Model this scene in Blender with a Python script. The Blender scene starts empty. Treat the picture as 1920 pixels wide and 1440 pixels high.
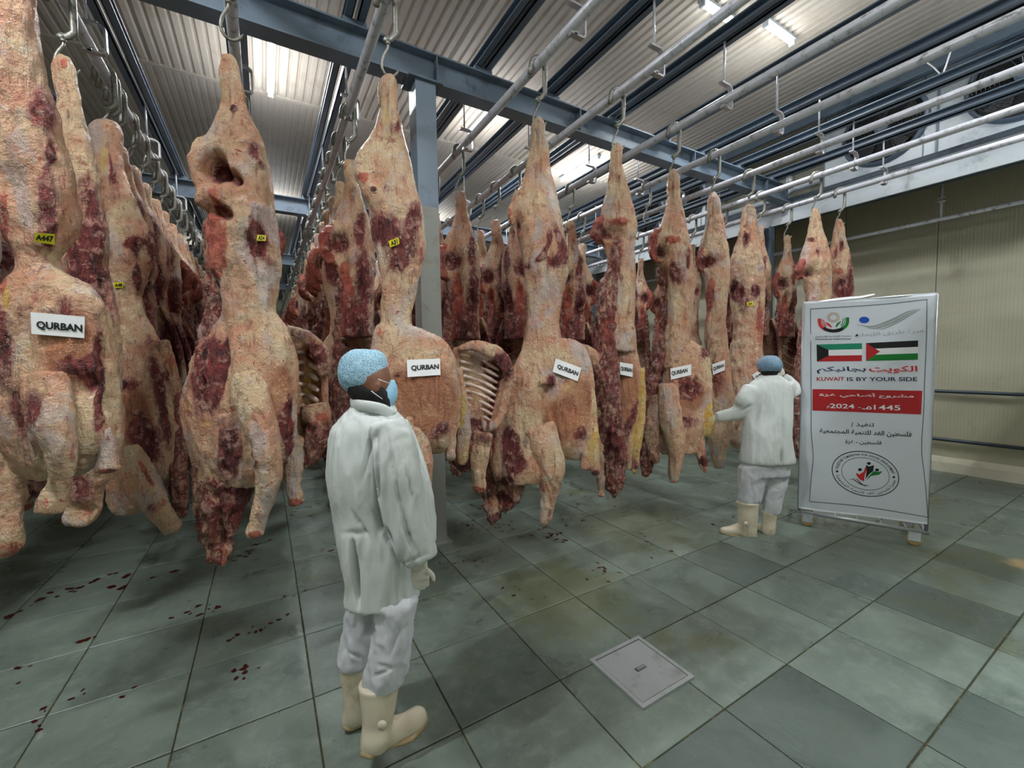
import bpy, math, random
import numpy as np
from mathutils import Vector, Matrix
random.seed(7); RNG = np.random.RandomState(7)
SC = bpy.context.scene; COL = SC.collection
PI = math.pi
# ------------------------------------------------------------------ camera, light, exposure
F = 786.0; CX, CY = 960.0, 720.0; H = 1.67
def _d(p):
    v = np.array([p[0]-CX, -(p[1]-CY), -F]); return v/np.linalg.norm(v)
_Y = _d((495, 680)); _X = _d((2295, 652)); _X = _X-_Y*_X.dot(_Y); _X /= np.linalg.norm(_X); _Z = np.cross(_X, _Y)
RM = np.array([_X, _Y, _Z])                        # world axes <- camera axes
LV, UV, DV = RM[:, 0].copy(), RM[:, 1].copy(), -RM[:, 2].copy()
EYE = np.array([0, 0, H])
cd = bpy.data.cameras.new('camera'); cam = bpy.data.objects.new('camera', cd); COL.objects.link(cam)
cd.sensor_width = 36.0; cd.lens = 36.0*F/1920.0; cd.clip_start = 0.05; cd.clip_end = 100
m4 = Matrix.Identity(4)
for i in range(3):
    for j in range(3): m4[i][j] = RM[i, j]
m4.translation = Vector(EYE); cam.matrix_world = m4
SC.camera = cam
w = bpy.data.worlds.new('world'); SC.world = w; w.use_nodes = True
w.node_tree.nodes['Background'].inputs[0].default_value = (0.75, 0.82, 0.9, 1)
w.node_tree.nodes['Background'].inputs[1].default_value = 0.25
SC.view_settings.view_transform = 'Standard'; SC.view_settings.look = 'None'
SC.view_settings.gamma = 1.0; SC.view_settings.use_curve_mapping = False
SC.view_settings.exposure = 0.72
S = 0.935                                          # scale of everything overhead
RZ = H+2.36*S                                      # height of the hanging rails
CEIL = 5.45
def area(name, loc, size, power, rot=(0, 0, 0), color=(0.95, 0.98, 1.0), sy=None):
    l = bpy.data.lights.new(name, 'AREA'); l.shape = 'RECTANGLE'; l.size = size; l.size_y = sy or 0.12
    l.energy = power; l.color = color
    o = bpy.data.objects.new(name, l); COL.objects.link(o); o.location = loc; o.rotation_euler = rot
    return o
# tube lamps: (x, y, along-axis, length, power)
TUBES = [(0.24, 6.25, 'Y', 1.2, 120), (5.29, 2.77, 'X', 0.54, 70), (4.40, 2.95, 'X', 0.50, 35), (3.07, 5.9, 'Y', 1.1, 140),
         (-1.9, 1.4, 'X', 1.2, 300), (1.6, -1.1, 'X', 1.2, 260), (5.4, -0.9, 'X', 1.2, 330), (-0.4, -2.9, 'X', 1.2, 90),
         (5.5, 6.6, 'Y', 1.1, 110), (0.24, 11.5, 'Y', 1.1, 70), (3.9, 11.0, 'Y', 1.1, 60),
         (7.0, 10.5, 'Y', 1.1, 60), (7.4, 0.2, 'Y', 1.1, 60), (-1.2, 16.5, 'Y', 1.1, 60), (3.4, 16.5, 'Y', 1.1, 60)]
for k_, (x, y, ax, L, p) in enumerate(TUBES):
    area('tube_and_fill_light', (x, y, CEIL-0.10), L, p*0.75, (0, 0, PI/2 if ax == 'Y' else 0), sy=.06)
    area('tube_and_fill_light', (x, y, CEIL-0.60), L, p*[.06, .05, .05, .06, .15, .17, .15][min(k_, 6)], (PI, 0, PI/2 if ax == 'Y' else 0), sy=1.0)  # added unseen upward fill below each tube, brightens the ceiling; no fixture of its own
# ------------------------------------------------------------------ helpers
def pt(x, y, t): return EYE+LV*((x-CX)/F*t)-UV*((y-CY)/F*t)+DV*t
def ray(x, y): return LV*((x-CX)/F)-UV*((y-CY)/F)+DV
def atz(x, y, z=0.0):
    r = ray(x, y); return EYE+r*((z-H)/r[2])
def atx(x, y, X):
    r = ray(x, y); return EYE+r*(X/r[0])
def fdepth(P): return (np.array(P)-EYE).dot(DV)
def link(o, parent=None):
    COL.objects.link(o)
    if parent is not None: o.parent = parent
    return o
def mesh_obj(name, V, Fc, mat=None, parent=None, smooth=False, loc=None):
    me = bpy.data.meshes.new(name); me.from_pydata([tuple(map(float, v)) for v in V], [], [tuple(f) for f in Fc])
    if smooth: me.polygons.foreach_set('use_smooth', [True]*len(me.polygons))
    if mat is not None:
        if isinstance(mat, (list, tuple)):
            for q in mat: me.materials.append(q)
        else: me.materials.append(mat)
    me.update()
    o = bpy.data.objects.new(name, me); link(o, parent)
    if loc is not None: o.location = loc
    return o
def empty(name, loc, label=None, cat=None, group=None, kind=None, rz=0):
    o = bpy.data.objects.new(name, None); o.empty_display_size = 0.1; COL.objects.link(o)
    o.location = tuple(map(float, loc)); o.rotation_euler = (0, 0, rz); tag(o, label, cat, group, kind); return o
def tag(o, label=None, cat=None, group=None, kind=None):
    if label: o['label'] = label
    if cat: o['category'] = cat
    if group: o['group'] = group
    if kind: o['kind'] = kind
    return o
class MB:
    def __init__(s): s.v = []; s.f = []
    def add(s, V, Fc):
        n = len(s.v); s.v += [tuple(map(float, q)) for q in V]; s.f += [tuple(i+n for i in f) for f in Fc]; return s
    def box(s, a, b, M=None):
        (x0, y0, z0), (x1, y1, z1) = a, b
        V = [(x0, y0, z0), (x1, y0, z0), (x1, y1, z0), (x0, y1, z0), (x0, y0, z1), (x1, y0, z1), (x1, y1, z1), (x0, y1, z1)]
        if M is not None: V = [tuple(M @ Vector(q)) for q in V]
        return s.add(V, [(0, 3, 2, 1), (4, 5, 6, 7), (0, 1, 5, 4), (1, 2, 6, 5), (2, 3, 7, 6), (3, 0, 4, 7)])
    def sweep(s, P, r, n=8, closed=False, flat=None, cap=True):
        P = [np.array(p, float) for p in P]; N = len(P)
        if not hasattr(r, '__len__'): r = [r]*N
        V = []; up = np.array([0, 0, 1.0]); prev = None
        for i in range(N):
            if closed: t = P[(i+1) % N]-P[i-1]
            else: t = P[min(i+1, N-1)]-P[max(i-1, 0)]
            t = t/(np.linalg.norm(t)+1e-9)
            if prev is None:
                a = np.cross(t, up)
                if np.linalg.norm(a) < 1e-3: a = np.cross(t, np.array([1.0, 0, 0]))
            else: a = prev-t*prev.dot(t)
            a /= np.linalg.norm(a)+1e-9; prev = a; b = np.cross(t, a)
            for k in range(n):
                th = 2*PI*k/n; fb = flat if flat else 1.0
                V.append(P[i]+a*r[i]*math.cos(th)+b*r[i]*fb*math.sin(th))
        Fc = []
        for i in range(N if closed else N-1):
            j = (i+1) % N
            for k in range(n):
                l = (k+1) % n; Fc.append((i*n+k, i*n+l, j*n+l, j*n+k))
        if not closed and cap:
            Fc.append(tuple(range(n))[::-1]); Fc.append(tuple((N-1)*n+k for k in range(n)))
        return s.add(V, Fc)
    def lathe(s, prof, n=24, M=None):
        V = []
        for (r, z) in prof:
            for k in range(n): V.append((r*math.cos(2*PI*k/n), r*math.sin(2*PI*k/n), z))
        if M is not None: V = [tuple(M @ Vector(q)) for q in V]
        Fc = []
        for i in range(len(prof)-1):
            for k in range(n): Fc.append((i*n+k, i*n+(k+1) % n, (i+1)*n+(k+1) % n, (i+1)*n+k))
        Fc.append(tuple(range(n))[::-1]); Fc.append(tuple((len(prof)-1)*n+k for k in range(n)))
        return s.add(V, Fc)
    def build(s, name, mat, parent=None, smooth=False, loc=None): return mesh_obj(name, s.v, s.f, mat, parent, smooth, loc)
def arc(cx, cz, r, a0, a1, n=8): return [(cx+r*math.cos(math.radians(a0+(a1-a0)*i/n)), cz+r*math.sin(math.radians(a0+(a1-a0)*i/n))) for i in range(n+1)]
# numpy value noise
def vnoise(p, seed=0):
    p = p+seed*17.13; i = np.floor(p).astype(np.int64); f = p-i; f = f*f*(3-2*f); out = 0
    for dx in (0, 1):
        for dy in (0, 1):
            for dz in (0, 1):
                h = ((i[:, 0]+dx)*374761393+(i[:, 1]+dy)*668265263+(i[:, 2]+dz)*1274126177) & 0xffffffff
                h = ((h ^ (h >> 13))*1103515245) & 0xffffffff; h = (h ^ (h >> 16)) & 0xffff
                ww = (f[:, 0] if dx else 1-f[:, 0])*(f[:, 1] if dy else 1-f[:, 1])*(f[:, 2] if dz else 1-f[:, 2])
                out = out+ww*(h/65535.0)
    return out*2-1
def fbm(p, sc, seed=0, oc=3):
    a = 1.0; o = 0; t = 0
    for k in range(oc): o = o+a*vnoise(p/sc, seed+k); t += a; a *= 0.5; sc = sc*0.5
    return o/t
# ------------------------------------------------------------------ materials
def new_mat(name):
    m = bpy.data.materials.new(name); m.use_nodes = True; nt = m.node_tree; b = nt.nodes['Principled BSDF']; return m, nt, b
def srgb(c):
    if isinstance(c, str): c = tuple(int(c[i:i+2], 16)/255 for i in (0, 2, 4))
    return tuple((x/12.92 if x <= 0.04045 else ((x+0.055)/1.055)**2.4) for x in c)+(1.0,)
def N(nt, t, **k):
    n = nt.nodes.new(t)
    for a, b in k.items(): setattr(n, a, b)
    return n
def noise(nt, vec, scale, detail=4, rough=0.6, dist=0.0):
    n = N(nt, 'ShaderNodeTexNoise'); n.inputs['Scale'].default_value = scale; n.inputs['Detail'].default_value = detail
    n.inputs['Roughness'].default_value = rough; n.inputs['Distortion'].default_value = dist
    if vec is not None: nt.links.new(vec, n.inputs['Vector'])
    return n.outputs['Fac']
def mapping(nt, vec, scale=(1, 1, 1), rot=(0, 0, 0), loc=(0, 0, 0)):
    n = N(nt, 'ShaderNodeMapping'); n.inputs['Scale'].default_value = scale; n.inputs['Rotation'].default_value = rot
    n.inputs['Location'].default_value = loc; nt.links.new(vec, n.inputs['Vector']); return n.outputs[0]
def mrange(nt, v, a, b, c=0.0, d=1.0, smooth=True):
    n = N(nt, 'ShaderNodeMapRange'); n.interpolation_type = 'SMOOTHSTEP' if smooth else 'LINEAR'
    nt.links.new(v, n.inputs['Value'])
    for k, q in zip(('From Min', 'From Max', 'To Min', 'To Max'), (a, b, c, d)): n.inputs[k].default_value = q
    return n.outputs['Result']
def math_(nt, op, a, b=None):
    n = N(nt, 'ShaderNodeMath', operation=op)
    for i, q in enumerate((a, b)):
        if q is None: continue
        if isinstance(q, (int, float)): n.inputs[i].default_value = q
        else: nt.links.new(q, n.inputs[i])
    return n.outputs[0]
def mix(nt, fac, a, b, mode='MIX'):
    n = N(nt, 'ShaderNodeMix', data_type='RGBA', blend_type=mode)
    if isinstance(fac, (int, float)): n.inputs[0].default_value = fac
    else: nt.links.new(fac, n.inputs[0])
    for i, q in ((6, a), (7, b)):
        if isinstance(q, tuple): n.inputs[i].default_value = q
        else: nt.links.new(q, n.inputs[i])
    return n.outputs[2]
def bump(nt, h, bs, strength=0.3, dist=0.01):
    n = N(nt, 'ShaderNodeBump'); n.inputs['Strength'].default_value = strength; n.inputs['Distance'].default_value = dist
    nt.links.new(h, n.inputs['Height']); nt.links.new(n.outputs[0], bs.inputs['Normal'])
def ocoord(nt): return N(nt, 'ShaderNodeTexCoord').outputs['Object']
def gpos(nt): return N(nt, 'ShaderNodeNewGeometry').outputs['Position']
def plain(name, c, rough=0.5, metal=0.0, var=0.12, vs=6.0, bs=0.0, bscale=60, spec=0.5, dirt=None, ds=3.0):
    m, nt, b = new_mat(name); c = srgb(c); v = ocoord(nt)
    n = noise(nt, v, vs, 5); col = mix(nt, math_(nt, 'MULTIPLY', n, 1.0), tuple(x*(1-var) for x in c[:3])+(1,), tuple(min(1, x*(1+var)) for x in c[:3])+(1,))
    if dirt:
        n2 = noise(nt, gpos(nt), ds, 6, 0.7); col = mix(nt, mrange(nt, n2, 0.5, 0.72), col, srgb(dirt))
    nt.links.new(col, b.inputs['Base Color']); b.inputs['Roughness'].default_value = rough; b.inputs['Metallic'].default_value = metal
    b.inputs['Specular IOR Level'].default_value = spec
    if bs: bump(nt, noise(nt, v, bscale, 4), b, bs)
    return m
M_STEEL = plain('painted_steel', '6c7c8c', 0.45, 0.0, 0.15, 3, 0.1, 30, dirt='46525f', ds=4)
M_STEELD = plain('painted_steel_dark', '5c6b7b', 0.4, 0.0, 0.2, 3)
M_PIPE = plain('galvanised_pipe', 'cfd1db', 0.30, 0.1, 0.12, 12, 0.15, 50, dirt='77777a', ds=14)
M_HOOK = plain('hook_steel', '8a8a82', 0.38, 0.5, 0.25, 20, 0.3, 80, dirt='4d4a42', ds=25)
M_ZINC = plain('zinc_bracket', 'b9babd', 0.4, 0.6, 0.1, 15)
M_CREAM = plain('ceiling_sheet', 'cdc3b6', 0.5, 0.0, 0.06, 1.2, 0.0, dirt='b9ad9d', ds=1.3)
M_TUBE, _nt, _b = new_mat('tube_glow'); _b.inputs['Emission Color'].default_value = (0.93, 1, 1, 1); _b.inputs['Emission Strength'].default_value = 9
M_WHITE = plain('white_enamel', 'c3ccd2', 0.35, 0.0, 0.06, 2, dirt='9aa6ad', ds=3)
M_BLACK = plain('black_plastic', '191c1f', 0.5)
M_DARK = plain('dark_void', '0d0f11', 0.7)
M_BAR = plain('wall_bar', '2e3a45', 0.4, 0.2)
M_CURB = plain('kerb_paint', 'c9c7b4', 0.5, 0, 0.1, 3, 0.2, 20, dirt='98947c', ds=4)
M_PAPER = plain('label_paper', 'e4e6e8', 0.45, 0, 0.05, 12)
M_INK = plain('ink_black', '101316', 0.5, 0, 0)
M_YTAG = plain('yellow_tag', 'd8d020', 0.4)
M_COAT = plain('coat_cotton', 'ccd3d2', 0.85, 0, 0.05, 3, 0.25, 400, 0.2, dirt='bac2bf', ds=6)
M_TROU = plain('trouser_cotton', 'cdd1d8', 0.85, 0, 0.06, 4, 0.25, 400, 0.2)
M_BOOT = plain('boot_rubber', 'd3cbb5', 0.4, 0, 0.06, 5, 0.1, 60, 0.4, dirt='b5a98c', ds=9)
M_SOLE = plain('boot_sole', 'a2916c', 0.6, 0, 0.2, 14, 0.2, 60, dirt='6f6142', ds=14)
M_SKIN = plain('skin', '7a5240', 0.5, 0, 0.1, 20)
M_HAIR = plain('hair_black', '0f0d0d', 0.7, 0, 0.3, 60, 0.5, 200)
M_MASK = plain('mask_blue', '8fc1dc', 0.7, 0, 0.06, 12, 0.3, 90)
M_GLOVE = plain('glove_white', 'd3d0c6', 0.6, 0, 0.06, 12, 0.3, 60)
def hairnet_mat(name, c):
    m, nt, b = new_mat(name); v = ocoord(nt)
    a = N(nt, 'ShaderNodeTexVoronoi', feature='DISTANCE_TO_EDGE'); a.inputs['Scale'].default_value = 230; nt.links.new(mapping(nt, v, (1, 1, 0.4)), a.inputs['Vector'])
    line = mrange(nt, a.outputs['Distance'], 0.06, 0.24, 1.0, 0.34)
    b.inputs['Base Color'].default_value = srgb(c); b.inputs['Roughness'].default_value = 0.6
    nt.links.new(line, b.inputs['Alpha']); return m
M_NET = hairnet_mat('hairnet_blue', 'a2cfe6'); M_NET2 = hairnet_mat('hairnet_darker', '7fa3bd')

def flesh_mat():
    m, nt, b = new_mat('flesh'); v = ocoord(nt); L = nt.links
    at = N(nt, 'ShaderNodeAttribute', attribute_name='tone'); sep = N(nt, 'ShaderNodeSeparateColor'); L.new(at.outputs['Color'], sep.inputs[0])
    inf = N(nt, 'ShaderNodeObjectInfo'); rnd = inf.outputs['Random']
    add = N(nt, 'ShaderNodeVectorMath', operation='ADD'); L.new(v, add.inputs[0])
    cmb = N(nt, 'ShaderNodeCombineXYZ'); L.new(math_(nt, 'MULTIPLY', rnd, 7.0), cmb.inputs[0]); L.new(cmb.outputs[0], add.inputs[1]); v = add.outputs[0]
    n1 = noise(nt, v, 3.5, 6, 0.65, 0.4); n2 = noise(nt, v, 14, 6, 0.7, 0.3); nf = noise(nt, v, 60, 5, 0.7)
    vs = mapping(nt, v, (9, 9, 1.8)); ns = noise(nt, vs, 3.0, 5, 0.7, 0.8)
    fat = mix(nt, mrange(nt, n1, 0.35, 0.65), srgb('e2c8a2'), srgb('d49a7c'))
    fat = mix(nt, mrange(nt, n2, 0.52, 0.72, 0, 0.8), fat, srgb('eadfcd'))
    fat = mix(nt, mrange(nt, ns, 0.54, 0.68, 0, 0.75), fat, srgb('b5695a'))
    fat = mix(nt, mrange(nt, n2, 0.32, 0.45, 0.8, 0.0), fat, srgb('a9665c'))
    fat = mix(nt, mrange(nt, n1, 0.60, 0.72, 0, 0.6), fat, srgb('dcba74'))
    n4 = noise(nt, mapping(nt, v, (1, 1, .6), (0, 0, 0), (5, 3, 1)), 4.5, 4, 0.6, 0.6); fat = mix(nt, mrange(nt, n4, 0.52, 0.66, 0, 0.6), fat, srgb('c9c1c2'))
    meat = mix(nt, mrange(nt, ns, 0.35, 0.62), srgb('35151a'), srgb('8a403d'))
    meat = mix(nt, mrange(nt, n2, 0.52, 0.64, 0, 0.8), meat, srgb('c79a8a'))
    meat = mix(nt, mrange(nt, nf, 0.6, 0.75, 0, 0.35), meat, srgb('6a4a5a'))
    red = mix(nt, mrange(nt, n2, 0.4, 0.6), srgb('8e2c29'), srgb('cb6c57'))
    wob = math_(nt, 'ADD', math_(nt, 'MULTIPLY', math_(nt, 'SUBTRACT', n2, 0.5), 1.5), math_(nt, 'MULTIPLY', math_(nt, 'SUBTRACT', ns, 0.5), 1.0))
    sm = math_(nt, 'ADD', sep.outputs[0], wob); fm = mrange(nt, sm, 0.46, 0.60); fh = mrange(nt, sm, 0.18, 0.50, 0, 0.7)
    fy = mrange(nt, math_(nt, 'ADD', sep.outputs[1], wob), 0.35, 0.65); fr = mrange(nt, math_(nt, 'ADD', sep.outputs[2], wob), 0.40, 0.60, 0, 0.9)
    col = mix(nt, fy, fat, mix(nt, mrange(nt, n2, .4, .6), srgb('d8a848'), srgb('dcc38a'))); col = mix(nt, fh, col, srgb('9a6660')); col = mix(nt, fr, col, red); col = mix(nt, fm, col, meat)
    mem = mix(nt, mrange(nt, ns, 0.35, 0.65), srgb('93503a'), srgb('c4835c')); mem = mix(nt, mrange(nt, n1, .5, .75, 0, .6), mem, srgb('d9b08a'))
    fa = mrange(nt, math_(nt, 'ADD', at.outputs['Alpha'], math_(nt, 'MULTIPLY', wob, 0.35)), 0.25, 0.7, 0, 0.88)
    col = mix(nt, fa, col, mem); col = mix(nt, fm, col, meat)
    # blood specks
    vo = noise(nt, v, 28, 3, 0.5, 1.0); col = mix(nt, mrange(nt, vo, 0.66, 0.72, 0, 0.8), col, srgb('a23a30'))
    L.new(col, b.inputs['Base Color']); b.inputs['Roughness'].default_value = 0.36
    b.inputs['Specular IOR Level'].default_value = 0.5
    hh = math_(nt, 'ADD', math_(nt, 'MULTIPLY', n2, 0.8), math_(nt, 'ADD', math_(nt, 'MULTIPLY', nf, 0.25), math_(nt, 'MULTIPLY', ns, 0.6)))
    bump(nt, hh, b, 1.0, 0.05); return m
M_FLESH = flesh_mat()
M_BONE = plain('rib_bone', 'dccabd', 0.4, 0, 0.15, 20, 0.4, 40, dirt='b0615a', ds=22)
# ------------------------------------------------------------------ organic shapes
class PxMap:                                        # outlines read off the photograph, given their own distance
    def __init__(s, t, O): s.t = t; s.O = np.array(O, float)
    def base(s, x, y, dv): return pt(x, y, s.t+dv)-s.O
    def sc(s, dv=0): return (s.t+dv)/F
    L = LV; U = UV; D = DV
    def inv(s, V):
        q = V+s.O-EYE; t = q.dot(DV); return CX+F*q.dot(LV)/t, CY-F*q.dot(UV)/t
class MMap:                                         # metres: x right, second coordinate = down
    L = np.array([1.0, 0, 0]); U = np.array([0, 0, 1.0]); D = np.array([0, 1.0, 0])
    def base(s, x, y, dv): return np.array([x, dv, -y])
    def sc(s, dv=0): return 1.0
    def inv(s, V): return V[:, 0], -V[:, 2]
def catmull(P, k=3):
    P = np.array(P, float); n = len(P)
    if n < 3: return np.array([P[0]*(1-i/k)+P[-1]*i/k for i in range(k+1)])
    o = []
    for i in range(n-1):
        a, b, c, d = P[max(i-1, 0)], P[i], P[i+1], P[min(i+2, n-1)]
        for j in range(k):
            t = j/k; o.append(0.5*((2*b)+(c-a)*t+(2*a-5*b+4*c-d)*t*t+(3*b-a-3*c+d)*t**3))
    o.append(P[-1]); return np.array(o)
def tube(mp, kind, pts, n=20, bowl=0.0):
    """H: rows (y, xl, xr, depth ratio, dv). P: rows (x, y, width, ratio, dv). returns V, F, centres, radii."""
    rows = []
    for q in pts:
        q = list(q)
        if kind == 'H':
            while len(q) < 5: q.append([0.62, 0.0][len(q)-3])
            rows.append(((q[1]+q[2])/2, q[0], q[2]-q[1], q[3], q[4]))
        else:
            while len(q) < 5: q.append([0.85, 0.0][len(q)-3])
            rows.append(tuple(q))
    R = catmull(rows, 3); V = []; C = []; rad = []
    for i, (x, y, wd, ra, dv) in enumerate(R):
        c = mp.base(x, y, dv); s = mp.sc(dv); hw = max(abs(wd), 1e-4)/2*s
        if kind == 'P':
            a = R[min(i+1, len(R)-1)]-R[max(i-1, 0)]; tx, ty = a[0], a[1]; l = math.hypot(tx, ty)+1e-9
            nl, nu = ty/l, tx/l                      # image-plane normal (U points up, y down)
        else: nl, nu = 1.0, 0.0
        nv = mp.L*nl+mp.U*nu
        if bowl:
            th = bowl*s; ring = []
            for k in range(11):
                a = math.radians(-8+196*k/10); ring.append(c+nv*hw*math.cos(a)+mp.D*hw*ra*max(math.sin(a), -0.1))
            for k in range(11):
                a = math.radians(188-196*k/10); ring.append(c+nv*(hw-th)*math.cos(a)+mp.D*((hw*ra-th)*math.sin(a)))
            V += ring
        else:
            for k in range(n):
                a = 2*PI*k/n; ca, sa = math.cos(a), math.sin(a); e = 0.88
                V.append(c+nv*hw*math.copysign(abs(ca)**e, ca)+mp.D*hw*ra*math.copysign(abs(sa)**e, sa))
        C.append(c); rad.append(hw)
    m = 22 if bowl else n; Fc = []
    for i in range(len(R)-1):
        for k in range(m): Fc.append((i*m+k, i*m+(k+1) % m, (i+1)*m+(k+1) % m, (i+1)*m+k))
    if bowl:
        for e, fl in ((0, 0), (len(R)-1, 1)):
            for k in range(10):
                f = (e*m+k, e*m+k+1, e*m+20-k, e*m+21-k); Fc.append(f if fl else f[::-1])
    else: Fc.append(tuple(range(m))[::-1]); Fc.append(tuple((len(R)-1)*m+k for k in range(m)))
    return V, Fc, C, rad
JOBS = []
def organic(name, parent, mp, tubes, mat, vox=0.013, spots=(), amp=0.008, freq=0.09, smooth=4, stretch=1.0, seed=0, amp2=0.0, post=None):
    """tubes: list of (kind, pts, opts). Fused by voxel remesh into one skin at finish."""
    mb = MB(); cs = []; rs = []; cl = []
    for tb in tubes:
        kind, pts = tb[0], tb[1]; op = tb[2] if len(tb) > 2 else {}
        V, Fc, C, R = tube(mp, kind, pts, bowl=op.get('bowl', 0)); mb.add(V, Fc)
        cs += C; rs += R; cl += [op.get('c', (0, 0, 0))]*len(C)
    o = mb.build(name, mat, parent)
    md = o.modifiers.new('r', 'REMESH'); md.mode = 'VOXEL'; md.voxel_size = vox
    if smooth:
        m2 = o.modifiers.new('s', 'SMOOTH'); m2.iterations = smooth; m2.factor = 0.5
    JOBS.append((o, mp, np.array(cs), np.array(rs), np.array(cl, float), spots, amp, freq, stretch, seed, amp2, post))
    return o
def finish_jobs():
    bpy.context.view_layer.update(); dg = bpy.context.evaluated_depsgraph_get()
    for (o, mp, cs, rs, cl, spots, amp, freq, stretch, seed, amp2, post) in JOBS:
        me = bpy.data.meshes.new_from_object(o.evaluated_get(dg)); old = o.data; o.modifiers.clear(); o.data = me
        me.name = o.name; bpy.data.meshes.remove(old)
        n = len(me.vertices)
        if n == 0: print('EMPTY', o.name); continue
        V = np.empty(n*3, np.float32); me.vertices.foreach_get('co', V); V = V.reshape(-1, 3).astype(float)
        Nn = np.empty(n*3, np.float32); me.vertices.foreach_get('normal', Nn); Nn = Nn.reshape(-1, 3).astype(float)
        px, py = mp.inv(V)
        tone = np.zeros((n, 4))
        if cl.any():
            best = np.full(n, 1e9)
            for c, r, q in zip(cs, rs, cl):
                d = np.linalg.norm(V-c, axis=1)/max(r, 0.01); k = d < best; best[k] = d[k]; tone[k, :3] = q
        disp = np.zeros(n); push = np.zeros(n); fr = np.clip(-(Nn.dot(mp.D)), 0, 1)
        for sp in spots:
            x, y, rx, ry, ch, val = sp[:6]; an = math.radians(sp[6]) if len(sp) > 6 else 0
            dx, dy = px-x, py-y; u = dx*math.cos(an)+dy*math.sin(an); vv = -dx*math.sin(an)+dy*math.cos(an)
            g = np.exp(-((u/rx)**2+(vv/ry)**2)**1.3)
            if ch != 3: tone[:, min(ch, 3)] = np.clip(tone[:, min(ch, 3)]+val*g, 0, 1)
            else: push += val*g*np.minimum(1, fr*2)
        Q = V.copy(); Q[:, 2] /= stretch
        disp += amp*fbm(Q, freq, seed, 3)
        if amp2:
            rr = 1-np.abs(fbm(Q*np.array([1, 1, 0.6]), freq*0.5, seed+9, 3))*2; disp += amp2*(rr-0.4)*(0.5+tone[:, 0]+0.5*tone[:, 2])
        V = V+Nn*disp[:, None]+mp.D[None, :]*push[:, None]
        me.vertices.foreach_set('co', V.astype(np.float32).ravel())
        ca = me.color_attributes.new('tone', 'FLOAT_COLOR', 'POINT'); ca.data.foreach_set('color', tone.astype(np.float32).ravel())
        me.polygons.foreach_set('use_smooth', [True]*len(me.polygons)); me.update()
        if post: post(o, V, px, py)
    JOBS.clear()
# ------------------------------------------------------------------ lettering
def text2d(s, bold=0.0, res=3):
    c = bpy.data.curves.new('t', 'FONT'); c.body = s; c.resolution_u = res; c.offset = bold
    o = bpy.data.objects.new('t', c); COL.objects.link(o); bpy.context.view_layer.update()
    m = o.to_mesh(); V = np.array([v.co[:2] for v in m.vertices]).reshape(-1, 2); Fc = [tuple(p.vertices) for p in m.polygons]
    o.to_mesh_clear(); bpy.data.objects.remove(o); bpy.data.curves.remove(c); return V, Fc
AR = {'ا': (0xFE8D, 2), 'أ': (0xFE83, 2), 'إ': (0xFE87, 2), 'ب': (0xFE8F, 4), 'ة': (0xFE93, 2), 'ت': (0xFE95, 4), 'ج': (0xFE9D, 4), 'ح': (0xFEA1, 4),
      'خ': (0xFEA5, 4), 'د': (0xFEA9, 2), 'ذ': (0xFEAB, 2), 'ر': (0xFEAD, 2), 'ز': (0xFEAF, 2), 'س': (0xFEB1, 4), 'ش': (0xFEB5, 4), 'ص': (0xFEB9, 4),
      'ض': (0xFEBD, 4), 'ط': (0xFEC1, 4), 'ع': (0xFEC9, 4), 'غ': (0xFECD, 4), 'ف': (0xFED1, 4), 'ق': (0xFED5, 4), 'ك': (0xFED9, 4), 'ل': (0xFEDD, 4),
      'م': (0xFEE1, 4), 'ن': (0xFEE5, 4), 'ه': (0xFEE9, 4), 'و': (0xFEED, 2), 'ي': (0xFEF1, 4)}
def shape_ar(s):
    s = s.replace('لا', '\u0001'); out = []
    def dual(ch): return ch in AR and AR[ch][1] == 4
    for i, ch in enumerate(s):
        pv = i > 0 and dual(s[i-1])
        if ch == '\u0001': out.append(chr(0xFEFC if pv else 0xFEFB)); continue
        if ch not in AR: out.append(ch); continue
        b, k = AR[ch]; nx = i+1 < len(s) and (s[i+1] in AR or s[i+1] == '\u0001')
        f = 0
        if k == 4: f = 3 if (pv and nx) else (2 if nx else (1 if pv else 0))
        else: f = 1 if pv else 0
        out.append(chr(b+f))
    # visual order, keeping digit runs
    import re
    vis = ''.join(out)[::-1]; return re.sub(r'[0-9]+', lambda mm: mm.group(0)[::-1], vis)
def bilin(q, u, v):                                 # q: TL, TR, BR, BL
    a, b, c, d = [np.array(k, float) for k in q]; return (a*(1-u)+b*u)*(1-v)+(d*(1-u)+c*u)*v

FONT_CACHE = {}
def letters(name, s, quad, surf, mat, parent, bold=0.0, arabic=False):
    """surf(px, py) -> 3D point on the lettered surface. The word's bounding box fills quad."""
    V, Fc = text2d(shape_ar(s) if arabic else s, bold)
    if len(V) == 0: return None
    lo, hi = V.min(0), V.max(0); W = []
    for x, y in V:
        p = bilin(quad, (x-lo[0])/(hi[0]-lo[0]), 1-(y-lo[1])/(hi[1]-lo[1])); W.append(surf(p[0], p[1]))
    return mesh_obj(name, W, Fc, mat, parent)
exec_parts = []
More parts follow.
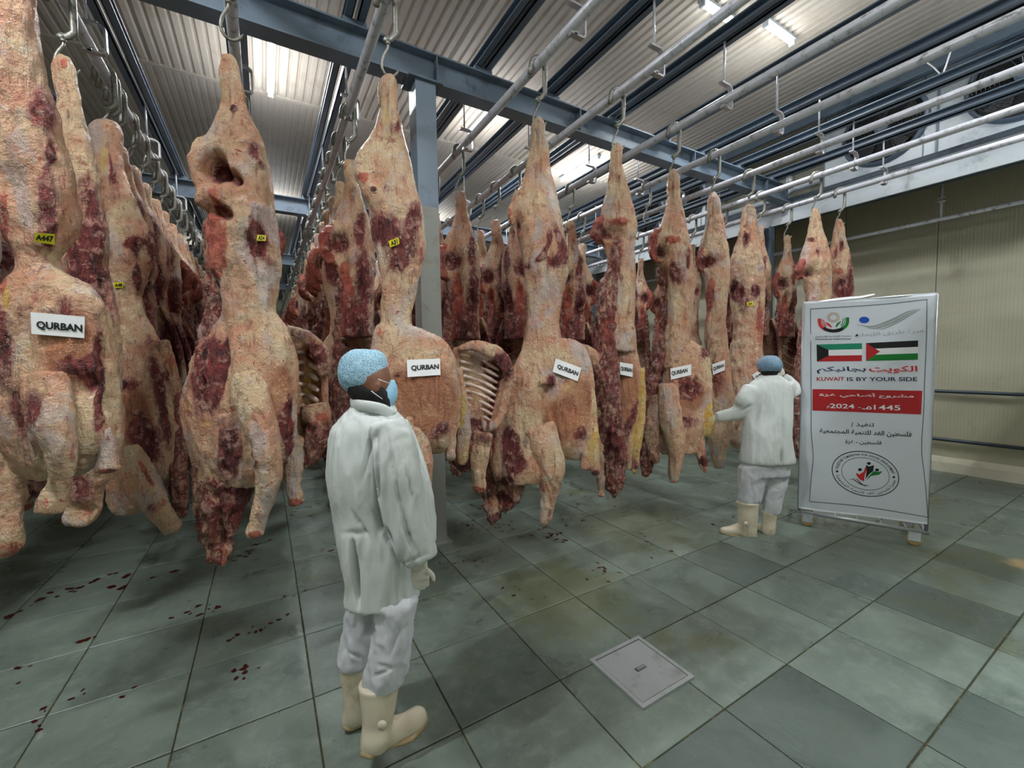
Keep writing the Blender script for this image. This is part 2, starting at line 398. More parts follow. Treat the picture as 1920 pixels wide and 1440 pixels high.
# ================================================================== STRUCTURE
XW = 8.3; XL = -6.5; YB = 21.0; YF = -4.5
def slate_mat():
    m, nt, b = new_mat('slate'); L = nt.links; p = gpos(nt)
    inf = N(nt, 'ShaderNodeObjectInfo'); rnd = inf.outputs['Random']
    cmb = N(nt, 'ShaderNodeCombineXYZ'); L.new(math_(nt, 'MULTIPLY', rnd, 9.0), cmb.inputs[2])
    ad = N(nt, 'ShaderNodeVectorMath', operation='ADD'); L.new(p, ad.inputs[0]); L.new(cmb.outputs[0], ad.inputs[1]); v = ad.outputs[0]
    n1 = noise(nt, v, 2.2, 6, 0.65, 0.6); n2 = noise(nt, v, 13, 6, 0.7, 0.3)
    ns = noise(nt, mapping(nt, v, (5, 1.2, 1), (0, 0, 0.7)), 2.2, 6, 0.7, 2.0)
    c = mix(nt, mrange(nt, n1, 0.3, 0.7), srgb('5b6862'), srgb('76847b'))
    c = mix(nt, mrange(nt, n2, 0.45, 0.7, 0, 0.45), c, srgb('8a958c'))
    c = mix(nt, mrange(nt, rnd, 0.0, 1.0, 0, 0.30, False), c, srgb('6a7768'))
    c = mix(nt, mrange(nt, ns, 0.66, 0.74, 0, 0.55), c, srgb('98a39a'))
    c = mix(nt, mrange(nt, ns, 0.25, 0.36, 0.5, 0), c, srgb('47544f'))
    oc = mix(nt, inf.outputs['Alpha'], srgb('3f4b49'), c)
    big = noise(nt, mapping(nt, p, (1, 1, 1), (0, 0, 0), (3.1, 1.7, 0)), 0.9, 5, 0.6, 0.5)
    c = mix(nt, mrange(nt, big, 0.56, 0.72, 0, 0.7), oc, srgb('5b5e3c'))
    # two real stains: the olive one by the hatch and the worn pale patch far right
    for (x, y, r, colr, st) in ((1.75, 2.35, 0.65, '64683f', 0.55), (3.1, 2.9, 0.9, '5a5d45', 0.6), (5.05, 0.72, 0.13, 'b29a72', 0.8), (1.7, 3.3, 0.8, '55594a', 0.5)):
        sb = N(nt, 'ShaderNodeVectorMath', operation='DISTANCE'); L.new(p, sb.inputs[0]); sb.inputs[1].default_value = (x, y, 0)
        d = math_(nt, 'ADD', math_(nt, 'DIVIDE', sb.outputs['Value'], r), math_(nt, 'MULTIPLY', math_(nt, 'SUBTRACT', noise(nt, p, 3.5/max(r, .5), 5, 0.7), 0.5), 1.6))
        c = mix(nt, mrange(nt, d, 0.35, 1.05, st, 0), c, srgb(colr))
    n3 = noise(nt, p, 34, 3, 0.5); c = mix(nt, mrange(nt, n3, 0.70, 0.74, 0, 0.6), c, srgb('4d4c35'))
    L.new(c, b.inputs['Base Color']); L.new(mrange(nt, n1, 0.3, 0.7, 0.24, 0.48), b.inputs['Roughness'])
    b.inputs['Specular IOR Level'].default_value = 0.45
    bump(nt, math_(nt, 'ADD', n1, math_(nt, 'MULTIPLY', n2, 0.4)), b, 0.25, 0.02); return m
M_SLATE = slate_mat()
M_GROUT = plain('grout', '3f3f2e', 0.9, 0, 0.3, 14, 0.5, 60, 0.2, dirt='8a7c4f', ds=9)
fl = mesh_obj('floor', [(XL, YF, -0.006), (XW, YF, -0.006), (XW, YB, -0.006), (XL, YB, -0.006)], [(0, 1, 2, 3)], M_GROUT); tag(fl, kind='structure')
PX, PY, OX, OY = 0.5555, 0.5525, 0.14, 0.575
def tile_geo(hw, hh, mb=None, cx=0, cy=0):
    mb = mb or MB(); g = 0.0035; e = 0.003; a, b = hw-g, hh-g
    V = []
    for (s, z) in ((0, -0.006), (0, -e*0.8), (e, 0.0)):
        for (sx, sy) in ((-1, -1), (1, -1), (1, 1), (-1, 1)): V.append((cx+sx*(a-s), cy+sy*(b-s), z))
    Fc = [(8, 9, 10, 11)]
    for r in (0, 4):
        for k in range(4): Fc.append((r+k, r+(k+1) % 4, r+4+(k+1) % 4, r+4+k))
    return mb.add(V, Fc)
tile_me = None; rest = MB(); cand = []
i0, i1 = int((XL-OX)/PX)-1, int((XW-OX)/PX); j0, j1 = int((YF-OY)/PY)-1, int((YB-OY)/PY)
for i in range(i0, i1+1):
    for j in range(j0, j1+1):
        x = OX+(i+0.5)*PX; y = OY+(j+0.5)*PY; P = np.array([x, y, 0])-EYE; t = P.dot(DV)
        vis = False
        if t > 0.2:
            for ox in (-.27, 0, .27):
                for oy in (-.27, 0, .27):
                    Q = P+np.array([ox, oy, 0]); tt = Q.dot(DV)
                    if tt > 0.1 and -20 < CX+F*Q.dot(LV)/tt < 1940 and CY-F*Q.dot(UV)/tt < 1460: vis = True
        cand.append((t if vis else 1e6+abs(t), i, j, x, y))
cand.sort()
DARKT = []
for p in ((1375, 1060), (1800, 1045), (1890, 1340), (1500, 1290), (1310, 1440), (1700, 1130)):
    q = atz(*p); DARKT.append((math.floor((q[0]-OX)/PX), math.floor((q[1]-OY)/PY)))
SPLITT = {DARKT[0]}
for k, (t, i, j, x, y) in enumerate(cand):
    if k < 290 and t < 1e5:
        if tile_me is None:
            o = tile_geo(PX/2, PY/2).build('tile', M_SLATE, fl); tile_me = o.data
        else: o = link(bpy.data.objects.new('tile', tile_me), fl)
        o.location = (x, y, random.uniform(-0.0012, 0.0008))
        o.rotation_euler = (random.uniform(-.001, .001), random.uniform(-.001, .001), random.uniform(-.0015, .0015))
        q = 0.45 if (i, j) in DARKT else (1.0 if random.random() < 0.85 else 0.75)
        o.color = (1, 1, 1, q)
    else: tile_geo(PX/2, PY/2, rest, x, y)
ro = rest.build('far_tile', M_SLATE, fl); tag(ro, kind='stuff')
# hatch cover
q = empty('floor_hatch', (1.66, 1.51, 0.0), 'square steel access hatch set diagonally in the stone floor, recessed lifting handle', 'hatch')
M_HATCH = plain('hatch_steel', 'a0a6a8', 0.5, 0.1, 0.1, 7, 0.2, 40, dirt='85867e', ds=6)
a = 0.19
for (x0, y0, x1, y1) in ((-a, -a, a, -a+.022), (-a, a-.022, a, a), (-a, -a+.022, -a+.022, a-.022), (a-.022, -a+.022, a, a-.022)):
    MB().box((x0, y0, 0), (x1, y1, 0.014)).build('frame_bar', M_HATCH, q)
lid = MB().box((-a+.027, -a+.027, 0), (a-.027, a-.027, 0.011)).build('lid', M_HATCH, q)
MB().box((-.034, -.013, 0.0111), (.034, .013, 0.0125)).build('handle_recess', M_DARK, lid)
h = MB(); h.sweep([(-.03, -.009, .0135), (.03, -.009, .0135), (.03, .009, .0135), (-.03, .009, .0135)], .002, 6, closed=True); h.sweep([(-.025, 0, .0135), (.025, 0, .0135)], .004, 6); h.build('lifting_handle', M_ZINC, lid)
# blood drips
M_BLOOD = plain('dried_blood', '3a0f0d', 0.3, 0, 0.5, 10)
mb = MB()
def blob(x, y, r, st=1.0, an=0.0):
    n = 9; V = [(x, y, 0.0022)]
    for k in range(n):
        a = 2*PI*k/n; rr = r*random.uniform(0.6, 1.25); dx, dy = rr*math.cos(a)*st, rr*math.sin(a)
        V.append((x+dx*math.cos(an)-dy*math.sin(an), y+dx*math.sin(an)+dy*math.cos(an), 0.0013))
    mb.add(V, [(0, 1+k, 1+(k+1) % n) for k in range(n)])
for (px_, py_, r, n, sp) in ((450, 1255, .022, 7, .05), (498, 1172, .014, 9, .05), (455, 1185, .014, 4, .04), (370, 1140, .02, 9, .07), (405, 1135, .022, 4, .04), (545, 1120, .012, 5, .05),
                             (320, 1073, .025, 3, .05), (200, 1090, .03, 9, .12), (150, 1100, .025, 6, .1), (475, 1100, .012, 3, .05), (450, 1045, .02, 12, .1), (490, 1025, .02, 8, .08),
                             (620, 1030, .02, 6, .06), (135, 1312, .016, 5, .05), (65, 1372, .014, 3, .05), (235, 1297, .012, 2, .03), (165, 1195, .02, 4, .06), (20, 1150, .03, 4, .06), (50, 1260, .02, 3, .05),
                             (880, 990, .02, 10, .12), (870, 1058, .012, 9, .06), (895, 1050, .014, 5, .05), (950, 985, .015, 9, .1), (1025, 1005, .018, 9, .08), (1035, 1010, .02, 7, .08), (1130, 1070, .018, 8, .06),
                             (1140, 1078, .012, 5, .06), (955, 1100, .014, 4, .05), (1225, 1015, .014, 7, .12), (1250, 960, .014, 12, .2), (1170, 950, .014, 14, .25), (1100, 940, .016, 14, .25), (1060, 975, .014, 10, .15),
                             (930, 1000, .014, 8, .12), (1350, 985, .02, 4, .05), (1310, 975, .014, 8, .2), (900, 950, .018, 10, .2), (600, 950, .018, 10, .2), (560, 965, .02, 8, .12), (580, 905, .018, 12, .25), (1010, 920, .02, 12, .3)):
    c = atz(px_, py_)
    for k in range(n): blob(c[0]+random.gauss(0, sp), c[1]+random.gauss(0, sp), r*random.uniform(.25, 1), random.uniform(1, 1.8), random.uniform(0, 3))
o = mb.build('blood_drips', M_BLOOD, smooth=False); tag(o, 'scattered dark red blood drips on the stone floor under the meat', 'stain', kind='stuff')
# ceiling: backing + corrugated / smooth sheets
ce = MB().box((XL, YF, CEIL), (XW, YB, CEIL+.1)).build('ceiling', M_CREAM); tag(ce, kind='structure')
def sheet_geo(Lx, Ly, ribs, hgt, topw=0.35):
    V = []; Fc = []; xs = [(-Lx/2, 0)]
    p = Lx/ribs
    for k in range(ribs):
        x = -Lx/2+k*p; xs += [(x+p*.16, 0), (x+p*.30, -hgt), (x+p*.82, -hgt), (x+p*.97, 0)]
    xs.append((Lx/2, 0)); n = len(xs)
    for y in (-Ly/2, Ly/2):
        for (x, z) in xs: V.append((x, y, z-0.004))
    for k in range(n-1): Fc.append((k, k+1, n+k+1, n+k))
    return V, Fc
seams = [(-4.3, 0.9, 1), (0.9, 6.98, 1), (6.98, 12.3, 0), (12.3, 14.5, 1), (14.5, 18, 0), (18, 20.9, 1)]
PWD = 1.07
for (ya, yb, rib) in seams:
    me = None; x = -6.0+0.13
    while x < XW-.2:
        if me is None:
            V, Fc = sheet_geo(PWD-.012, yb-ya-.02, 10 if rib else 12, 0.024 if rib else 0.0035)
            o = mesh_obj('ceiling_panel', V, Fc, M_CREAM, ce); me = o.data
        else: o = link(bpy.data.objects.new('ceiling_panel', me), ce)
        o.location = (x, (ya+yb)/2, CEIL-0.002); x += PWD
    MB().box((XL, ya-.04, CEIL-.036), (XW, ya+.02, CEIL)).build('seam_strip', M_CREAM, ce)
# walls
def wall_mat():
    m, nt, b = new_mat('insulated_panel'); p = gpos(nt)
    n1 = noise(nt, mapping(nt, p, (1, .25, 1.2)), 1.1, 5, 0.6, 0.5)
    c = mix(nt, mrange(nt, n1, 0.3, 0.7), srgb('b9b7a2'), srgb('a9a790'))
    n2 = noise(nt, p, 5, 6, 0.7); c = mix(nt, mrange(nt, n2, .6, .75, 0, .5), c, srgb('938f7a'))
    nt.links.new(c, b.inputs['Base Color']); b.inputs['Roughness'].default_value = 0.42
    wv = N(nt, 'ShaderNodeTexWave'); wv.wave_type = 'BANDS'; wv.bands_direction = 'Y'; wv.inputs['Scale'].default_value = 9.0
    nt.links.new(p, wv.inputs['Vector']); bump(nt, wv.outputs['Fac'], b, 0.35, 0.004); return m
M_WALL = wall_mat()
wr = MB().box((XW, YF, 0), (XW+.15, YB, CEIL+.1)).build('wall_right', M_WALL); tag(wr, kind='structure')
me = None; y = YF+.02
while y < YB-.4:
    if me is None:
        mb = MB(); mb.box((-.03, 0.004, 0.0), (0, 1.096, 1.0)); o = mb.build('panel', M_WALL, wr); me = o.data
    else: o = link(bpy.data.objects.new('panel', me), wr)
    o.location = (XW, y, 0.0); o.scale = (1, 1, CEIL-.0); y += 1.10
for nm, a, b in (('wall_left', (XL-.15, YF, 0), (XL, YB, CEIL+.1)), ('wall_back', (XL, YB, 0), (XW, YB+.15, CEIL+.1)), ('wall_front', (XL, YF-.15, 0), (XW, YF, CEIL+.1))):
    tag(MB().box(a, b).build(nm, M_WALL), kind='structure')
cu = MB(); cu.add([(XW-.03, YF, 0), (XW-.19, YF, 0), (XW-.17, YF, .13), (XW-.03, YF, .19), (XW-.03, YB, 0), (XW-.19, YB, 0), (XW-.17, YB, .13), (XW-.03, YB, .19)],
                  [(0, 1, 2, 3), (4, 7, 6, 5), (1, 5, 6, 2), (2, 6, 7, 3), (0, 4, 5, 1), (0, 3, 7, 4)])
tag(cu.build('baseboard_right', M_CURB), kind='structure')
for z, lb in ((1.12, 'upper dark steel bumper rail running along the right wall behind the banner'), (0.44, 'lower dark steel bumper rail just above the white kerb of the right wall')):
    q = empty('bumper_rail', (XW-.1, 5, z), lb, 'rail')
    MB().sweep([(0, YF-5+.1, 0), (0, YB-5-.1, 0)], .024, 10).build('bar', M_BAR, q, True)
    for yy in (-2.3, -.1, 2.1, 4.3, 6.5, 8.7):
        MB().box((0, yy-2-.02, -.02), (.07, yy-2+.02, .02)).build('bracket', M_BAR, q)
# cross beams (I profile) ; names single out each
ZB0, ZB1 = 4.06, 4.31
def ibeam(mb, a, b, y, z0, z1, wf=.16, tf=.014, tw=.012):
    mb.box((a, y-wf/2, z0), (b, y+wf/2, z0+tf)); mb.box((a, y-wf/2, z1-tf), (b, y+wf/2, z1)); mb.box((a, y-tw/2, z0+tf), (b, y+tw/2, z1-tf))
for k, (y, lb) in enumerate(((3.65, 'grey-blue steel cross beam carried by the square column in the foreground'), (7.75, 'grey-blue steel cross beam behind the nearest one, seen above the left carcass row'),
                             (11.85, 'third steel cross beam, far back over the hanging rows'), (15.95, 'fourth steel cross beam near the back wall'), (-0.45, 'steel cross beam directly above the viewpoint'))):
    q = empty('cross_beam', (3, y, ZB0), lb, 'beam')
    mb = MB(); xe = 7.32 if k == 0 else 8.2
    ibeam(mb, XL-3+.05, xe-3, 0, 0, ZB1-ZB0); mb.build('girder', M_STEEL, q)
    for xs in (-5.2, -3.5, -1.6, 0.0, 1.9, 3.6):
        MB().box((xs, -.077, .0141), (xs+.01, .077, ZB1-ZB0-.0141)).build('stiffener', M_STEEL, q)
# column
q = empty('steel_column', (1.29, 3.65, 0), 'square steel column, blue-grey above and scuffed pale grey below, behind the white-coated worker', 'column')
M_COLU = plain('column_blue', '748494', 0.4, 0, 0.08, 3, 0.1, 30, dirt='637382', ds=4)
M_COLL = plain('column_grey', '8b8d88', 0.5, 0, 0.08, 3, 0.2, 30, dirt='777668', ds=5)
bh = .09
MB().box((-bh, -bh, 3.0), (bh, bh, ZB0-.016)).build('upper_shaft', M_COLU, q)
MB().box((-bh, -bh, 0.012), (bh, bh, 2.999)).build('lower_shaft', M_COLL, q)
MB().box((-.15, -.12, ZB0-.016), (.15, .12, ZB0-.001)).build('cap_plate', M_STEELD, q)
MB().box((-.13, -.13, 0), (.13, .13, .012)).build('base_plate', M_COLL, q)
mb = MB()
for i in range(9): mb.box((bh, -.03, .9+i*.01), (bh+.012, .03, .903+i*.01))
# rails, roof beams
RX = {k: v*S for k, v in {-1: -1.93, 0: -1.01, 1: -.085, 2: .787, 3: 2.0, 4: 2.84, 5: 3.78, 6: 4.68, 7: 5.57, 8: 6.44, 9: 7.35}.items()}
ORD = {-1: 'outermost left', 0: 'left, beside the stacked left carcasses', 1: 'over the A24 carcass', 2: 'left of the column, over the A31 carcass', 3: 'right of the column',
       4: 'second to the right of the column', 5: 'third to the right of the column', 6: 'fourth to the right of the column', 7: 'fifth to the right of the column',
       8: 'second from the wall-side coolers', 9: 'nearest the wall-side coolers'}
HY = [0.55, 2.3, 4.05, 5.8, 7.55, 9.3, 11.05, 12.8, 14.55, 16.3, 18.05]
PR = 0.036
for k, X in RX.items():
    q = empty('hanging_rail', (X, 8, RZ), 'round galvanised meat rail '+ORD[k], 'rail', 'overhead meat rails')
    MB().sweep([(0, YF-8+.1, 0), (0, YB-8-.1, 0)], PR, 12).build('pipe', M_PIPE, q, True)
    for y in HY:
        mb = MB(); mb.sweep([(0.0, y-8, .14), (0.0, y-8, ZB1-RZ+.055)], .009, 8); hr = mb.build('rod', M_PIPE, q, True)
        mb = MB()
        path = [(-.05, .14), (.06, .14), (.095, .115), (.095, -.035), (.08, -.055), (.0, -.055)]
        for a, b in zip(path[:-1], path[1:]):
            A, B = np.array([a[0], a[1]]), np.array([b[0], b[1]]); d = (B-A)/np.linalg.norm(B-A); nn = np.array([-d[1], d[0]])*.007
            V = []
            for yy in (-.02, .02):
                for (P, s) in ((A, 1), (B, 1), (B, -1), (A, -1)): V.append((P[0]+s*nn[0], y-8+yy, P[1]+s*nn[1]))
            mb.add(V, [(0, 1, 2, 3), (7, 6, 5, 4), (0, 4, 5, 1), (1, 5, 6, 2), (2, 6, 7, 3), (3, 7, 4, 0)])
        mb.box((-.022, y-8-.02, -.06), (.022, y-8+.02, -PR-.001))
        mb.build('bracket', M_ZINC, q)
    q = empty('roof_beam', (X, 8, ZB1+.055), 'pair of dark blue channel beams '+ORD[k], 'beam', 'channel beams above the rails')
    for s in (-1, 1):
        mb = MB(); x0, x1 = (0.018*s, 0.078*s) if s > 0 else (0.078*s, 0.018*s)
        xw = 0.018*s
        mb.box((min(xw, xw+.008*s), YF-8+.1, 0), (max(xw, xw+.008*s), YB-8-.1, .085))
        mb.box((x0, YF-8+.1, 0), (x1, YB-8-.1, .012)); mb.box((x0, YF-8+.1, .073), (x1, YB-8-.1, .085)); mb.build('channel', M_STEELD, q)
    for y in (-.45, 3.65, 7.75, 11.85):
        MB().box((-.09, y-8-.05, -.054), (.09, y-8+.05, -.0005)).build('clip', M_STEEL, q)
# wall-side pipe (its own brackets)
q = empty('wall_pipe', (7.95, 6, 3.46), 'galvanised pipe fixed low in front of the right wall under the cooler shelf', 'pipe')
MB().sweep([(0, YF-6+.1, 0), (0, YB-6-.1, 0)], .026, 12).build('pipe', M_PIPE, q, True)
for y in (-.3, 2.02, 4.4, 6.8, 9.2):
    mb = MB(); mb.sweep([(0, y-6, .026), (0, y-6, .63)], .018, 10); mb.build('hanger', M_PIPE, q, True)
    MB().lathe([(.045, .27), (.045, .285)], 12, Matrix.Translation((0, y-6, 0))).build('flange', M_PIPE, q)
    MB().lathe([(.03, .22), (.05, .235), (.03, .25)], 12, Matrix.Translation((0, y-6, 0))).build('flange', M_PIPE, q)
# cooler shelf
q = empty('cooler_shelf', (7.75, 5, 3.77), 'long grey steel shelf carrying the evaporator coolers along the right wall', 'shelf')
mb = MB(); mb.box((-.45, YF-5+.2, .32), (.48, YB-5-.5, .38)); mb.build('deck', M_STEEL, q)
mb = MB(); mb.box((-.47, YF-5+.2, 0), (-.43, YB-5-.5, .11)); mb.box((-.43, YF-5+.2, .11), (-.42, YB-5-.5, .3199)); mb.build('edge_channel', M_WHITE, q)
mb = MB(); mb.box((.0, YF-5+.2, .1), (.03, YB-5-.5, .3199)); mb.build('bearer', M_STEEL, q)
for y in (-1.7, 0.9, 3.6, 6.2, 8.8, 11.5):
    MB().box((-.419, y-5-.03, .12), (-.001, y-5+.03, .3195)).build('cross_member', M_STEELD, q)
# posts of the shelf
for i, y in enumerate((3.9, 8.2, 12.5)):
    q = empty('shelf_post', (7.25, y, 0), ['dark steel post under the cooler shelf just left of the banner top', 'dark steel post under the cooler shelf, farther along the wall', 'farthest dark steel post under the cooler shelf'][i], 'post')
    mb = MB(); mb.box((-.07, -.06, 0.015), (.07, -.048, 3.76)); mb.box((-.07, .048, 0.015), (.07, .06, 3.76)); mb.box((-.006, -.048, 0.015), (.006, .048, 3.76)); mb.build('shaft', M_STEELD, q)
    MB().box((-.11, -.1, 0), (.11, .1, .015)).build('foot_plate', M_STEELD, q)
# evaporators
def fan(parent, yc, zc, R):
    fr = MB()
    MX = Matrix.Translation((0, yc, zc)) @ Matrix.Rotation(-PI/2, 4, 'Y')
    mb = MB(); n = 40; prof = [(R*1.06, -.0), (R*1.06, .02), (R*1.0, .07), (R*.96, .07), (R*.96, .0)]
    V = []
    for (r, z) in prof:
        for k in range(n): V.append(tuple(MX @ Vector((r*math.cos(2*PI*k/n), r*math.sin(2*PI*k/n), z))))
    Fc = []
    for i in range(len(prof)-1):
        for k in range(n): Fc.append((i*n+k, i*n+(k+1) % n, (i+1)*n+(k+1) % n, (i+1)*n+k))
    mb.add(V, Fc); f = mb.build('fan_ring', M_STEELD, parent, True)
    mb = MB(); mb.lathe([(R*.955, .002), (R*.955, .004)], 32, MX); mb.build('fan_throat', M_DARK, f)
    mb = MB()
    for b in range(5):
        a0 = 2*PI*b/5; V = []
        for (r, w0) in ((R*.2, .18), (R*.88, .30)):
            for (da, z) in ((-w0, .012), (w0, .04)): V.append(tuple(MX @ Vector((r*math.cos(a0+da), r*math.sin(a0+da), z))))
            for (da, z) in ((w0, .044), (-w0, .016)): V.append(tuple(MX @ Vector((r*math.cos(a0+da), r*math.sin(a0+da), z))))
        mb.add(V, [(0, 1, 5, 4), (1, 2, 6, 5), (2, 3, 7, 6), (3, 0, 4, 7), (4, 5, 6, 7), (0, 3, 2, 1)])
    mb.build('fan_blades', M_BLACK, f)
    mb = MB()
    for i in range(1, 13):
        r = R*.97*i/12; mb.sweep([tuple(MX @ Vector((r*math.cos(2*PI*k/28), r*math.sin(2*PI*k/28), .075))) for k in range(28)], .0026, 4, closed=True)
    for k in range(8):
        a = PI*k/8+.1; mb.sweep([tuple(MX @ Vector((s*R*.99*math.cos(a), s*R*.99*math.sin(a), .079))) for s in (-1, 1)], .004, 4)
    mb.build('grille', M_BLACK, f)
    MB().lathe([(R*.17, .0), (R*.17, .086), (R*.1, .1)], 18, MX).build('motor_hub', M_STEELD, f)
def cooler(y0, y1, nf, lb):
    q = empty('evaporator_cooler', (7.62, (y0+y1)/2, 4.151), lb, 'cooler', 'evaporator coolers'); Ly = (y1-y0)/2; Hh = 1.15
    mb = MB(); mb.box((0, -Ly, 0), (.6, Ly, Hh)); mb.build('casing', M_WHITE, q)
    for s in (-1, 1):
        MB().box((-.012, s*Ly-.012 if s > 0 else -Ly, .0), (-.0005, Ly if s > 0 else -Ly+.012, Hh)).build('corner_trim', M_STEEL, q)
    MB().box((-.014, -Ly+.013, Hh-.02), (-.0005, Ly-.013, Hh)).build('top_trim', M_STEEL, q)
    W = 2*Ly/nf
    for i in range(nf):
        c = -Ly+W*(i+.5)
        MB().box((-.008, c-W*.40, .02), (-.0005, c-W*.40+.01, Hh-.03)).build('panel_seam', M_STEELD, q)
        if i: MB().box((-.014, c-W/2-.012, .0), (-.0005, c-W/2+.012, Hh-.03)).build('divider', M_STEEL, q)
        fan(q, c-.08, Hh*.57, min(W*.37, .46))
    return q
cooler(-.55, 3.28, 3, 'large white evaporator cooler with round black fans, nearest on the wall shelf'); cooler(5.3, 8.3, 3, 'second white evaporator cooler, farther back along the wall shelf'); cooler(10.0, 13, 3, 'third white evaporator cooler, deepest along the wall shelf')
q = empty('eave_girder', (7.27, 5, 5.13), 'deep blue-grey eave girder under the ceiling above the wall coolers', 'beam')
MB().box((-.006, YF-5+.1, 0.0), (.006, YB-5-.1, .315)).build('web', M_STEEL, q)
for z_ in (0, .301): MB().box((-.07, YF-5+.1, z_), (-.0061, YB-5-.1, z_+.014)).build('flange', M_STEEL, q)
# refrigerant pipes between coolers and dark boxes
q = empty('refrigerant_pipework', (7.8, 4.3, 4.151), 'insulated refrigerant pipes and valve between the two nearest coolers', 'pipework')
mb = MB(); mb.sweep([(0, -.95, .30), (0, -.5, .30), (0, -.3, .22), (0, .9, .22)], .05, 12); mb.build('insulated_pipe', M_WHITE, q, True)
mb = MB(); mb.sweep([(-.05, -.95, .55), (-.05, .95, .5)], .035, 12); mb.build('thin_pipe', M_STEELD, q, True)
MB().lathe([(.07, 0), (.07, .16), (.05, .2)], 16, Matrix.Translation((-.02, -.45, .33))).build('valve', M_ZINC, q, True)
# loose cable loops
for k, (y, lb) in enumerate(((1.95, 'loose grey cable loop hanging over the nearest cooler'),)):
    mb = MB(); mb.sweep(catmull([tuple(atx(a_, b_, 6.12)) for a_, b_ in ((1700, 118), (1725, 112), (1748, 124), (1765, 140), (1772, 128), (1780, 104), (1786, 88))], 4), .008, 6)
    tag(mb.build('cable', M_ZINC, smooth=True), lb, 'cable')
# tube lamps
LB = ['long glowing tube lamp on the ribbed ceiling between the two left beams', 'short bright tube lamp near the top right of the ceiling', 'small bright tube lamp left of the other top right lamp',
      'tube lamp hidden above the beams right of the column, lighting the ribbed sheets']
for i, (x, y, ax, L, p) in enumerate(TUBES):
    q = empty('tube_lamp', (x, y, CEIL-.03), LB[i] if i < 4 else ['tube lamp behind the viewpoint, left', 'tube lamp behind the viewpoint, middle', 'tube lamp behind the viewpoint, right', 'tube lamp far behind the viewpoint', 'tube lamp over the right middle rows', 'tube lamp over the far left aisle', 'tube lamp over the far middle rows', 'tube lamp over the far right rows', 'tube lamp above the cooler shelf', 'deepest left tube lamp', 'deepest right tube lamp'][i-4], 'lamp', rz=PI/2 if ax == 'Y' else 0)
    MB().box((-L/2-.03, -.045, -.03), (L/2+.03, .045, -.0)).build('lamp_housing', M_WHITE, q)
    MB().sweep([(-L/2, 0, -.055), (L/2, 0, -.055)], .022, 10).build('glowing_tube', M_TUBE, q, True)
    for s in (-1, 1): MB().box((s*(L/2+.012)-.012, -.03, -.085), (s*(L/2+.012)+.012, .03, -.0305)).build('end_cap', M_WHITE, q)
# ================================================================== BANNER CART
BA = np.array([4.45, 2.049]); BB = np.array([4.802, 1.225]); BW = np.linalg.norm(BB-BA); BD = (BB-BA)/BW   # left -> right
BN = np.array([BD[1], -BD[0]])                     # towards the camera?
if BN.dot(-BA) < 0: BN = -BN
def banner_uvw(px, py):
    r = ray(px, py); n3 = np.array([BN[0], BN[1], 0]); A = np.array([BA[0], BA[1], 0])
    s = (A-EYE).dot(n3)/r.dot(n3); P = EYE+r*s; u = (P[:2]-BA).dot(BD); return u, P[2]
def wave(u, z):
    g = 0.010*math.sin(5.2*u+2.6*z)*math.sin(1.7*z+.4)+0.006*math.sin(9*u-4.1*z+1)+0.004*math.sin(21*z+6*u)*math.exp(-((u-.02)/.12)**2)
    g += 0.007*math.exp(-((u-.78-.12*(z-.9))/.045)**2)*math.exp(-((z-.75)/.45)**2)
    e = min(1, min(u+.02, BW+.02-u)/.1, (2.2-z)/.1, (z-.1)/.1); return .016+g*max(e, 0.15)
def bpt(u, z, off=0.0): p = BA+BD*u+BN*(wave(u, z)+off); return (p[0], p[1], z)
def bs(off=0.0012):
    def f(px, py):
        u, z = banner_uvw(px, py); return bpt(u, z, off)
    return f
cart = empty('banner_cart', ((BA[0]+BB[0])/2, (BA[1]+BB[1])/2, 0), 'white printed banner on a wheeled steel frame with four castors, at the right', 'banner stand')
CO = np.array([(BA[0]+BB[0])/2, (BA[1]+BB[1])/2, 0.0])
def toc(V): return [tuple(np.array(v)-CO) for v in V]
def cmesh(name, V, Fc, mat, parent=None, smooth=False): return mesh_obj(name, toc(V), Fc, mat, parent or cart, smooth)
M_VINYL = plain('banner_vinyl', 'd5dde6', 0.28, 0, 0.02, 3, 0.0, spec=0.5)
nu, nz = 40, 90; V = []; Fc = []
ztl = banner_uvw(1508, 566)[1]; ztr = banner_uvw(1756, 550)[1]; zbl = banner_uvw(1505, 953)[1]; zbr = banner_uvw(1757, 985)[1]
for side in (0, -.0025):
    for i in range(nu+1):
        for j in range(nz+1):
            u = -.005+(BW+.01)*i/nu; f = i/nu; zt = ztl*(1-f)+ztr*f-.012*math.sin(PI*f); zb = zbl*(1-f)+zbr*f; z = zb+(zt-zb)*j/nz
            V.append(bpt(u, z, side))
K = (nu+1)*(nz+1)
for i in range(nu):
    for j in range(nz):
        a = i*(nz+1)+j; b = a+nz+1; Fc.append((a, b, b+1, a+1)); Fc.append((K+a, K+a+1, K+b+1, K+b))
for j in range(nz):
    for a in (j, nu*(nz+1)+j): Fc.append((a, a+1, K+a+1, K+a))
for i in range(nu):
    for a in (i*(nz+1), i*(nz+1)+nz): b = a+nz+1; Fc.append((a, b, K+b, K+a))
sheet = cmesh('banner_sheet', V, Fc, M_VINYL, None, True)
def col(n, c): return plain(n, c, 0.35, 0, 0)
P_BLK = col('print_black', '14161a'); P_RED = col('print_red', 'b3242a'); P_RED2 = col('print_red_bright', 'cf2b2e'); P_GRN = col('print_green', '0f7a2e'); P_TEAL = col('print_teal', '1d8a6c')
P_NAVY = col('print_navy', '20304f'); P_GREY = col('print_grey', '9ba5a3'); P_BLUE = col('print_blue', '1f4fb8'); P_FR = col('print_frame', '1f4d4f'); P_WHT = col('print_white', 'e9ecee'); P_GOLD = col('print_gold', 'b79a6c')
